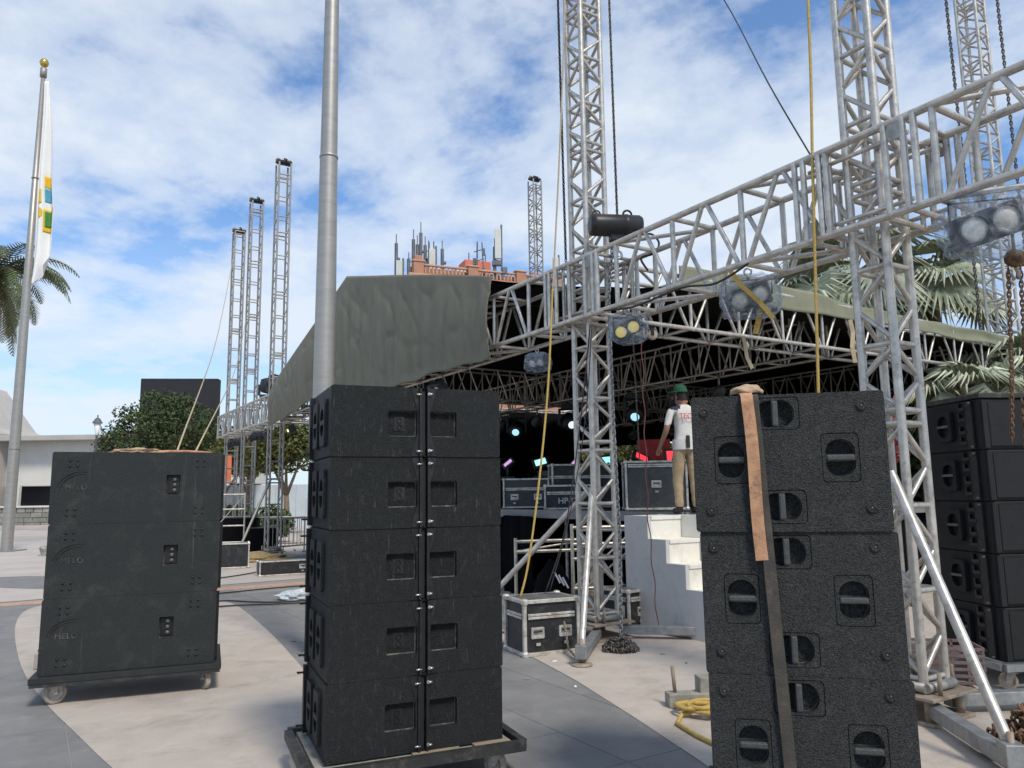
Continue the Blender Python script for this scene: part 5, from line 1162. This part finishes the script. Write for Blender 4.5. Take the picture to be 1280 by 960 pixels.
def emblem(u0, u1, v0, v1, m, tri=0):
    def f(a, b):
        uu = u0 + (u1 - u0) * a; vv = v0 + (v1 - v0) * b
        if tri == 1: uu = u0 + (u1 - u0) * (0.5 + (a - 0.5) * min(1, 0.25 + 1.4 * b))
        if tri == 2: uu = u0 + (u1 - u0) * (0.5 + (a - 0.5) * math.sqrt(max(0.02, 1 - (2 * b - 1) ** 2)))
        return flag_pt(uu, vv, 0.02)
    grid_obj('emblem_patch', 12, 10, f, m, 0.006, FL)
emblem(0.55, 0.98, 0.475, 0.53, 'flag_y'); emblem(0.55, 0.98, 0.535, 0.60, 'flag_b'); emblem(0.2, 0.46, 0.54, 0.61, 'flag_y')
emblem(0.50, 1.0, 0.635, 0.745, 'flag_y'); 
def _g(a, b): return flag_pt(0.55 + 0.42 * a, 0.645 + 0.075 * b, 0.04)
grid_obj('emblem_patch', 12, 10, _g, 'flag_g', 0.006, FL); emblem(0.28, 0.48, 0.63, 0.68, 'flag_y', 2)

# ================================================================== VEGETATION
def crown_mesh(clumps, n, size, seed, m, up=0.3):
    rr = random.Random(seed); vs = []; fs = []
    tot = sum(c[3] * c[4] * c[5] for c in clumps)
    for cx, cy, cz, rx, ry, rz in clumps:
        k = int(n * rx * ry * rz / tot) if tot else 0
        k = max(k, 60)
        for _ in range(k):
            d = Vector((rr.gauss(0, 1), rr.gauss(0, 1), rr.gauss(0, 1))).normalized() * (rr.random() ** 0.45)
            hole = noise.noise(Vector((cx + d.x * rx, cy + d.y * ry, cz + d.z * rz)) * 1.1 + Vector((seed, 0, 0)))
            if hole < -0.12 and rr.random() < 0.8: continue
            p = Vector((cx + d.x * rx, cy + d.y * ry, cz + d.z * rz))
            q = Euler((rr.uniform(0, 6.3), rr.uniform(-1, 1), rr.uniform(0, 6.3))).to_matrix()
            s_ = size * rr.uniform(0.6, 1.4); o = len(vs)
            for a, b, c_ in ((-0.5, -0.12, 0), (0.0, -0.28, 0.06), (0.5, 0, 0), (0.0, 0.28, 0.06)): vs.append(p + q @ Vector((a * s_ * 1.5, b * s_ * 1.5, c_ * s_)))
            fs.append((o, o + 1, o + 2, o + 3))
    return MB().add(vs, fs).mesh('crown', m)
def tree(label, loc, clumps, n, size, seed, m, trunk_r=0.15, base_z=None, group=None, name='tree', trunk_m='bark', forks=None):
    T = thing(name, label, 'tree' if name == 'tree' else 'shrub', loc, 0, group)
    rr = random.Random(seed + 50)
    mb = MB(); top = min(c[2] for c in clumps)
    fork = Vector((0, 0, max(0.4, top * 0.55)))
    mb.path([(0, 0, 0.0), (0.05, 0.02, fork.z * 0.5), fork], [trunk_r * 1.25, trunk_r, trunk_r * 0.85], 8)
    for cx, cy, cz, rx, ry, rz in clumps:
        mid = (fork + Vector((cx, cy, cz))) / 2 + Vector((rr.uniform(-.2, .2), rr.uniform(-.2, .2), 0.15))
        mb.path([fork - Vector((0, 0, 0.05)), mid, (cx, cy, cz)], [trunk_r * 0.6, trunk_r * 0.38, trunk_r * 0.14], 6)
        for _ in range(3):
            mb.path([mid, Vector((cx, cy, cz)) + Vector((rr.uniform(-rx, rx), rr.uniform(-ry, ry), rr.uniform(-rz, rz))) * 0.8], [trunk_r * 0.25, trunk_r * 0.06], 5)
    mb.obj('trunk', trunk_m, T)
    link('crown', crown_mesh(clumps, n, size, seed, m), T)
    return T
rr = random.Random(3)
tree('dark green bushy tree in front of the black screen', (-18.4, 40, 0.03), [(-0.4, 0, 5.0, 1.9, 1.7, 1.5), (1.4, 0, 5.3, 1.9, 1.6, 1.4), (0.2, 0.2, 6.5, 1.4, 1.3, 1.0), (-2.3, 0.3, 4.9, 1.1, 1.1, 1.0), (-1.7, 0, 6.1, 0.8, 0.8, 0.7),
      (-2.9, 0, 4.5, 0.7, 0.7, 0.5), (2.7, 0.1, 4.6, 1.0, 1.1, 1.1), (1.2, -0.2, 6.6, 0.9, 0.9, 0.6), (0.4, 0, 3.6, 2.2, 1.6, 0.9), (-0.7, 0, 7.1, 0.5, 0.5, 0.5)], 17000, 0.12, 11, 'leaf')
tree('olive green tree behind the slim truss towers', (-13.2, 38.5, 0.03), [(0, 0, 4.4, 1.6, 1.4, 1.1), (1.0, 0, 3.9, 1.1, 1.1, 0.9), (-1.1, 0, 3.8, 1.0, 1.0, 0.8), (0.2, 0, 3.4, 1.4, 1.0, 0.6)], 6500, 0.13, 12, 'leaf_b', 0.13)
tree('olive green tree with forked trunk behind the grey planter', (-10.7, 36.5, 0.03), [(0, 0, 4.5, 1.5, 1.3, 1.2), (0.9, 0, 3.9, 1.0, 1.0, 0.9), (-1.0, 0, 4.0, 1.0, 1.0, 0.9), (-0.2, 0, 3.3, 1.1, 1.0, 0.5)], 6500, 0.13, 13, 'leaf_b', 0.15)
tree('small tree far behind the barriers and the slim towers', (-16.6, 44.5, 0.03), [(0, 0, 4.2, 1.5, 1.3, 1.2), (1.2, 0, 3.6, 1.0, 1.0, 0.9), (-1.0, 0, 3.6, 1.0, 1.0, 0.8)], 5000, 0.15, 14, 'leaf_b', 0.13)
for i, (x, y) in enumerate(((-9.6, 30.5), (-11.5, 31.5), (-10.4, 29.2))):
    tree('low green shrub beside the grey planter', (x, y, 0.03), [(0, 0, 0.9, 0.8, 0.7, 0.6), (0.5, 0.1, 0.7, 0.6, 0.6, 0.5)], 1800, 0.11, 20 + i, 'leaf_hedge', 0.05, name='shrub', group='shrubs by the planter')
for i, s in enumerate((1.5, 4.0, 6.5, 9.0, 11.5, 14.0, 16.5, 19.0, 21.5, 24.0)):
    p = W(s, 15.5 + (i % 2) * 1.2)
    tree('dense green tree closing the view behind the stage', (p.x, p.y, 0.03), [(0, 0, 3.0, 1.7, 1.7, 1.6), (1.2, 0.3, 2.4, 1.3, 1.3, 1.3), (-1.2, 0.2, 2.5, 1.3, 1.3, 1.3), (0, 0.2, 1.4, 1.8, 1.5, 1.1)], 6000, 0.17, 30 + i, 'leaf_b', 0.12, group='trees behind the stage')
tree('dark green shrub with red flowers behind the grilled line array', (9.0, 17.0, 0.03), [(0, 0, 2.6, 1.6, 1.2, 1.5), (2.2, 0.4, 2.6, 1.6, 1.2, 1.4), (-1.5, 0, 2.2, 1.2, 1.0, 1.2)], 6000, 0.17, 41, 'leaf_hedge', 0.1)
fs_ = thing('flower_cluster', 'cluster of red flowers beside the near tower above the grilled speakers', 'flowers', (5.95, 11.9, 1.5))
link('petals', crown_mesh([(0, 0, 1.35, 0.16, 0.16, 0.42), (0.05, 0, 0.9, 0.12, 0.12, 0.3)], 500, 0.07, 5, 'flower'), fs_); MB().path([(0, 0, -1.47), (0.03, 0, 0.5), (0, 0, 1.5)], 0.015, 6).obj('stem', 'bark', fs_)

def date_palm(label, loc, zc, n, length, seed):
    T = thing('palm_tree', label, 'palm tree', loc); rr = random.Random(seed)
    MB().path([(0, 0, 0), (0.1, 0, zc * 0.5), (0, 0, zc)], [0.32, 0.26, 0.28], 12).obj('trunk', 'bark', T)
    for k in range(n):
        az_ = k * 2.399 + rr.uniform(-0.2, 0.2); el = R(rr.uniform(-42, 70)); dry = el < R(-34)
        L = length * rr.uniform(0.85, 1.08) * (0.75 if dry else 1)
        hd = Vector((math.cos(az_), math.sin(az_), 0)); pts = []; p = Vector((0, 0, zc)); a = el
        N = 16
        for i in range(N + 1):
            pts.append(p.copy()); p = p + (hd * math.cos(a) + Vector((0, 0, math.sin(a)))) * (L / N); a -= R(5.0 + 0.3 * i) * (1 if a > R(-80) else 0)
        mb = MB().path(pts, [0.04 * (1 - 0.9 * i / N) + 0.004 for i in range(N + 1)], 5)
        sd_ = Vector((-hd.y, hd.x, 0))
        for i in range(26, 0, -1):
            f = i / 26; ii = min(int(f * N), N - 1); q = pts[ii] + (pts[ii + 1] - pts[ii]) * (f * N - ii); d = (pts[ii + 1] - pts[ii]).normalized()
            upd = sd_.cross(d)
            for sg in (-1, 1):
                for h_ in range(2):
                    ll = 0.9 * math.sin(math.pi * min(1, 0.12 + 0.86 * f)) ** 0.6 * rr.uniform(0.85, 1.1)
                    dr = (sd_ * sg * 0.75 + d * 0.7 + upd * (0.35 if h_ else -0.1) + Vector((0, 0, -0.2))).normalized()
                    wv = d * 0.05
                    mb.add([q - wv, q + wv, q + dr * ll * 0.6 + wv * 0.9, q + dr * ll, q + dr * ll * 0.6 - wv * 0.6], [(0, 1, 2, 3, 4)])
        mb.obj('frond', 'frond_dry' if dry else 'frond', T)
    return T
date_palm('feathery date palm behind the flagpole with brown lower fronds', (-31.3, 45.0, 0.03), 15.0, 50, 5.2, 5)
def fan_palm(label, loc, zc, n, rad, seed, stalk=1.2):
    T = thing('fan_palm', label, 'palm tree', loc); rr = random.Random(seed)
    MB().path([(0, 0, 0), (0.05, 0, zc * 0.5), (0, 0, zc)], [0.22, 0.2, 0.22], 12).obj('trunk', 'bark', T)
    for k in range(n):
        az_ = k * 2.399 + rr.uniform(-0.2, 0.2); el = R(rr.uniform(-20, 78))
        dr = Vector((math.cos(az_) * math.cos(el), math.sin(az_) * math.cos(el), math.sin(el)))
        c = Vector((0, 0, zc)) + dr * stalk * rr.uniform(0.8, 1.2)
        mb = MB().path([(0, 0, zc), Vector((0, 0, zc)) + dr * stalk * 0.5 + Vector((0, 0, 0.05)), c], [0.03, 0.025, 0.018], 6)
        sd_ = dr.cross(Vector((0, 0, 1))).normalized(); nb = sd_.cross(dr).normalized()
        tl = R(rr.uniform(30, 60)); dr, nb = dr * math.cos(tl) - nb * math.sin(tl), nb * math.cos(tl) + dr * math.sin(tl)
        NB = 34; r0 = rad * rr.uniform(0.85, 1.1)
        for b in range(NB):
            a = R(-125 + 250 * b / (NB - 1)); bd = (dr * math.cos(a) + sd_ * math.sin(a)); pl = bd.cross(nb).normalized()
            fold = nb * 0.05 * (1 if b % 2 else -1)
            l_ = r0 * (1 - 0.18 * abs(a) / R(125)) * rr.uniform(0.92, 1.05)
            wv = pl * (0.038 * rad)
            droop = Vector((0, 0, -0.18 * l_ * rr.uniform(0.6, 1.5)))
            p1 = c + bd * l_ * 0.55 + nb * 0.10; p2 = c + bd * l_ + droop
            mb.add([c, p1 + wv, p1 + fold, p1 - wv, p2], [(0, 1, 2), (0, 2, 3), (2, 1, 4), (3, 2, 4)])
        mb.obj('fan_leaf', 'fan', T)
    return T
fan_palm('silvery fan palm behind the side beam and the near tower', (8.9, 19.5, 0.03), 6.9, 17, 1.45, 3, 1.2)
fan_palm('silvery fan palm between the near tower and the far tower with chains', (11.2, 20.0, 0.03), 6.7, 16, 1.45, 4, 1.1)
fan_palm('low fan palm behind the board on the grilled line array', (8.1, 13.6, 0.03), 3.2, 14, 0.75, 6, 0.5)
fan_palm('low fan palm beside the rusty hanging chains', (9.6, 14.6, 0.03), 3.7, 14, 0.85, 8, 0.6)

# ================================================================== BUILDINGS AND FAR THINGS
BW = thing('low_building', 'long white modern building with deep roof edge behind the lettered subwoofers', 'building', (-40, 60, 0))
MB().cbox((2, 3, 4.6), (34, 6, 3.5), 0.05).obj('upper_wall', 'bld_white', BW)
MB().cbox((2, 2.4, 6.5), (34.6, 7.6, 0.42), 0.05).obj('roof_edge', 'bld_grey', BW)
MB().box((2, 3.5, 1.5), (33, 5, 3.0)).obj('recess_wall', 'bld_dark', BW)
for x in range(-14, 19, 8): MB().cbox((x, -0.6, 1.5), (0.35, 0.35, 3.0), 0.03).obj('column', 'bld_white', BW)
MB().cbox((-4, -1.8, 2.72), (9, 2.2, 0.25), 0.05).obj('awning', 'white_plain', BW); MB().box((10, 2, 6.9), (3.2, 1.4, 0.5)).obj('roof_box', 'bld_dark', BW)
SW = thing('stone_wall', 'low wall of rough grey stones in front of the white building', 'wall', (-34, 50, 0), R(2))
rr = random.Random(9)
for row in range(4):
    x = -14.0 + rr.uniform(0, 0.4)
    while x < 14:
        wd = rr.uniform(0.5, 1.1)
        if x > -6: MB().cbox((x + wd / 2, rr.uniform(-0.02, 0.02), 0.19 + 0.32 * row), (wd - 0.04, 0.4, 0.30), 0.03).obj('stone', 'stone' if rr.random() < 0.6 else 'stone_b', SW)
        x += wd
MB().cbox((0, 0.05, 0.65), (28, 0.34, 1.26), 0.02).obj('mortar_core', 'stone_b', SW); MB().cbox((0, 0, 1.37), (28.2, 0.6, 0.12), 0.03).obj('coping', 'bld_white', SW)
tag(MB().cbox((-34, 47.5, 0.14), (30, 1.2, 0.22), 0.02).obj('kerb_step', 'conc2'), 'pale concrete step before the low stone wall', kind='structure')
SG = thing('slanted_building', 'grey concrete building with slanted end wall beside the palm', 'building', (-42, 57, 0))
pr = [(-10, 0), (2.6, 0), (2.6, 6.9), (1.6, 7.4), (-1.2, 11.0), (-10, 14)]
MB().add([(x, 0, z) for x, z in pr] + [(x, 8, z) for x, z in pr], [tuple(range(6)), tuple(range(6, 12))[::-1]] + [(i, 6 + i, 6 + (i + 1) % 6, (i + 1) % 6) for i in range(6)]).obj('wall', 'bld_grey', SG)
for z in (8.2, 9.6): MB().box((-2.5, -0.05, z), (2.0, 0.1, 0.35)).obj('slot_window', 'bld_dark', SG)
LD = thing('led_screen', 'large black outdoor screen rising behind the bushy tree', 'screen', (-20.9, 48.0, 0), R(6))
MB().cbox((0, 0, 6.8), (4.75, 0.4, 4.8), 0.008).obj('panel', 'screen_blk', LD)
for x in (-1.5, 1.5): tube(LD, 'post', (x, 0.3, 0), (x, 0.3, 5.0), 0.12, 'antenna', 10)
for k in range(9): MB().cbox((-2.1 + 0.52 * k, -0.03, 9.22), (0.5, 0.42, 0.05), 0.01).obj('top_trim', 'antenna', LD)
SLp = thing('street_lamp', 'black lantern street lamp beside the bushy tree', 'street lamp', (-19.8, 36.5, 0.03))
MB().lathe([(0.12, 0), (0.07, 0.6), (0.05, 4.7), (0.08, 4.75), (0.05, 4.8)], 12).obj('post', 'antenna', SLp)
MB().lathe([(0.08, 4.85), (0.17, 5.35), (0.0, 5.36)], 8).obj('lantern', 'white_plain', SLp); MB().lathe([(0.24, 5.36), (0.10, 5.58), (0.03, 5.62), (0.03, 5.75), (0, 5.76)], 10).obj('lantern_cap', 'antenna', SLp)
FW = thing('sheet_fence', 'pale blue corrugated fence behind the slim towers', 'fence', (-13.5, 46, 0))
for k in range(26): MB().cbox((-7.5 + 0.6 * k, 0.03 * (k % 2), 1.25), (0.585, 0.06, 2.5), 0.01).obj('fence_panel', 'bluewall', FW)
tag(MB().cbox((-8.15, 24.9, 0.85), (1.3, 0.5, 1.6), 0.02).obj('planter_block', 'planter', None, (1.95, 3.2, 0)), 'tall grey planter block beside the shrubs', 'planter')
OB = thing('orange_banner', 'narrow orange banner hanging by the farthest slim tower', 'banner', (-11.6, 31.4, 0))
MB().cbox((0, 0, 2.95), (0.26, 0.10, 1.05), 0.02).obj('banner_cloth', 'orange', OB); tube(OB, 'pole', (-0.18, 0, 0), (-0.18, 0, 3.6), 0.03, 'antenna', 8); tube(OB, 'arm', (-0.18, 0, 3.5), (0.15, 0, 3.5), 0.02, 'antenna', 8)
def barrier(label, loc, rz):
    T = thing('crowd_barrier', label, 'barrier', loc, rz, 'crowd barriers by the slim towers')
    for z in (0.25, 1.1): tube(T, 'rail', (-1.0, 0, z), (1.0, 0, z), 0.025, 'alu_far', 8)
    for x in (-1, 1): tube(T, 'post', (x, 0, 0), (x, 0, 1.1), 0.025, 'alu_far', 8)
    for k in range(11): tube(T, 'bar', (-0.83 + 0.166 * k, 0, 0.25), (-0.83 + 0.166 * k, 0, 1.1), 0.011, 'alu_far', 6)
    for x in (-0.7, 0.7): tube(T, 'foot', (x, -0.3, 0.03), (x, 0.3, 0.03), 0.02, 'alu_far', 8)
    return T
barrier('steel crowd barrier behind the tallest slim tower', (-7.9, 25.6, 0.03), R(20)); barrier('steel crowd barrier behind the black lamp cases', (-10.0, 26.5, 0.03), R(15)); barrier('steel crowd barrier next to the grey planter', (-6.9, 24.4, 0.03), R(60))
riser('black equipment case with silver frame behind the crowd barriers', (-9.0, 25.2, 0.03), 1.4, 0.7, 1.1, R(10))
riser('lower black equipment case beside the slim tower base', (-7.9, 24.4, 0.03), 0.9, 0.6, 0.8, R(10))
MBp = thing('red_stall', 'small red painted post at the end of the low stone wall', 'post', (-29.8, 44.0, 0.03))
MB().cbox((-0.1, 0, 0.75), (0.5, 0.4, 1.5), 0.05).obj('body', 'red_plain', MBp); MB().cbox((-0.1, 0, 1.53), (0.56, 0.46, 0.06), 0.02).obj('cap', 'stone', MBp)
# brick building with rooftop balustrade
FR = math.atan2(5.0, 12.2); BB = thing('brick_building', 'tall brick building with a balustraded roof behind the tarpaulin', 'building', (-8.2, 70.0, 1.3), FR)
MB().box((6.6, 6, 10.3), (15.6, 12, 20.6)).obj('wall', 'brick', BB)
MB().cbox((6.6, 5.8, 20.75), (16.2, 12.6, 0.35), 0.05).obj('cornice', 'brick_light', BB)
MB().cbox((6.6, 0.0, 21.02), (15.4, 0.34, 0.2), 0.03).obj('base_rail', 'brick', BB); MB().cbox((6.6, 0.0, 21.92), (15.4, 0.36, 0.16), 0.03).obj('hand_rail', 'brick_light', BB)
for x in (-0.5, 4.9, 9.9, 14.0): 
    P_ = MB().cbox((x, 0, 21.5), (1.0, 0.6, 1.3), 0.03).obj('pillar', 'brick', BB); MB().cbox((x, 0, 22.2), (1.25, 0.8, 0.14), 0.03).obj('pillar_cap', 'brick_light', P_)
MB().cbox((6.6, 0.9, 21.4), (15.2, 0.3, 1.0), 0.03).obj('parapet', 'brick', BB)
bal = shared('bal', lambda: MB().lathe([(0.07, 21.12), (0.12, 21.3), (0.06, 21.6), (0.08, 21.84)], 6).mesh('baluster', 'brick_light'))
for k in range(36):
    x = 0.2 + 0.38 * k
    if min(abs(x - q) for q in (-0.5, 4.9, 9.9, 14.0)) > 0.55: link('baluster', bal, BB, (x, 0, 0))
MB().cbox((-0.5, 0.05, 22.5), (0.8, 0.6, 0.5), 0.1).obj('pillar_top', 'brick', BB)
MB().cbox((6.9, 5.0, 23.1), (2.8, 2.2, 2.2), 0.05).obj('roof_room', 'redpaint', BB); MB().cbox((5.2, 5.0, 22.6), (1.2, 2.2, 1.4), 0.05).obj('roof_room', 'bld_white', BB)
MB().cbox((12.8, 2.0, 22.0), (2.6, 3.0, 0.9), 0.1).obj('roof_room', 'redpaint', BB)
for x in (6.0, 7.8): tube(BB, 'railing', (x, 4.2, 24.2), (x, 4.2, 25.0), 0.06, 'antenna', 6)
def mast(px, top, kind, y_=73.0, lab=''):
    X = (px - 640) / 960 * y_ * 1.01; zt_ = 1.8 + (617 - 0.0126 * (px - 640) - top) / 960 * y_ * 1.02
    T = thing('antenna_mast', lab, 'antenna', (X, y_, 20.9), 0, None); h = zt_ - 20.9
    if kind == 'pole': 
        tube(T, 'pole', (0, 0, 0), (0, 0, h * 0.85), 0.17, 'antenna', 8); tube(T, 'tip', (0, 0, h * 0.85), (0, 0, h), 0.05, 'antenna', 6)
        for q in (0.35, 0.6): MB().cbox((0.2, 0, h * q), (0.35, 0.3, 0.25), 0.03).obj('bracket', 'antenna', T)
    elif kind == 'panel':
        tube(T, 'pole', (0, 0, 0), (0, 0, h), 0.09, 'antenna', 8); MB().cbox((-0.35, -0.2, h * 0.72), (0.62, 0.3, h * 0.42), 0.05).obj('antenna_panel', 'antenna_w', T)
        MB().cbox((-0.5, -0.1, h * 0.45), (0.9, 0.5, 0.5), 0.05).cbox((0.3, 0, h * 0.35), (0.5, 0.4, 0.7), 0.05).obj('radio_unit', 'antenna', T)
    else:
        for a in range(3): tube(T, 'leg', (0.55 * math.cos(a * 2.09), 0.55 * math.sin(a * 2.09), 0), (0.3 * math.cos(a * 2.09), 0.3 * math.sin(a * 2.09), h), 0.06, 'antenna', 6)
        for k in range(5):
            z = h * (k + 0.5) / 5.5; tube(T, 'rung', (-0.5, 0, z), (0.5, 0, z + 0.3), 0.05, 'antenna', 6); MB().cbox((0.45 * (-1) ** k, 0, z), (0.3, 0.3, 0.7), 0.04).obj('antenna_panel', 'antenna', T)
    return T
for px, tp, kd, lb in ((494, 290, 'pole', 'single dark antenna mast standing apart from the rooftop group'), (503, 322, 'panel', 'short white antenna panel beside the lone rooftop mast'), (510, 314, 'pole', 'short antenna mast in the rooftop group'), (516, 284, 'pole', 'slim dark antenna mast before the tallest rooftop mast'),
                       (521, 292, 'pole', 'dark antenna mast just before the tallest rooftop mast'), (525.5, 274, 'pole', 'tallest dark antenna mast on the brick rooftop'), (531, 293, 'pole', 'dark antenna mast just after the tallest rooftop mast'), (538, 300, 'lattice', 'small lattice antenna with boxes behind the brick pillar'),
                       (545, 306, 'panel', 'antenna panel beside the small rooftop lattice'), (553, 299, 'pole', 'antenna mast at the end of the rooftop group'), (600, 301, 'lattice', 'lattice antenna standing behind the balustrade middle'), (629, 278, 'panel', 'tall white antenna panel above the red rooftop room'),
                       (620, 296, 'pole', 'thin antenna mast beside the tall white panel'), (702, 318, 'panel', 'pale antenna panel seen beside the hoist tower')):
    mast(px, tp, kd, 73.0 if px < 690 else 76.0, lb)
# roof under the far antenna near the tower

rr = random.Random(21)
for i in range(14):
    x = rr.uniform(0.1, 2.0); y = rr.uniform(6.8, 9.2)
    if i > 6: x = rr.uniform(-5.0, -2.0); y = rr.uniform(6.0, 11.0)
    o = crumple('paper_scrap', 'small scrap of paper litter lying on the plaza paving', 'litter', (x, y, 0.0345), (rr.uniform(0.012, 0.04), rr.uniform(0.008, 0.02), rr.uniform(0.005, 0.014)), ('white_plain', 'straw', 'wood_grey')[i % 3], 40 + i)
    o['group'] = 'paper scraps on the plaza'
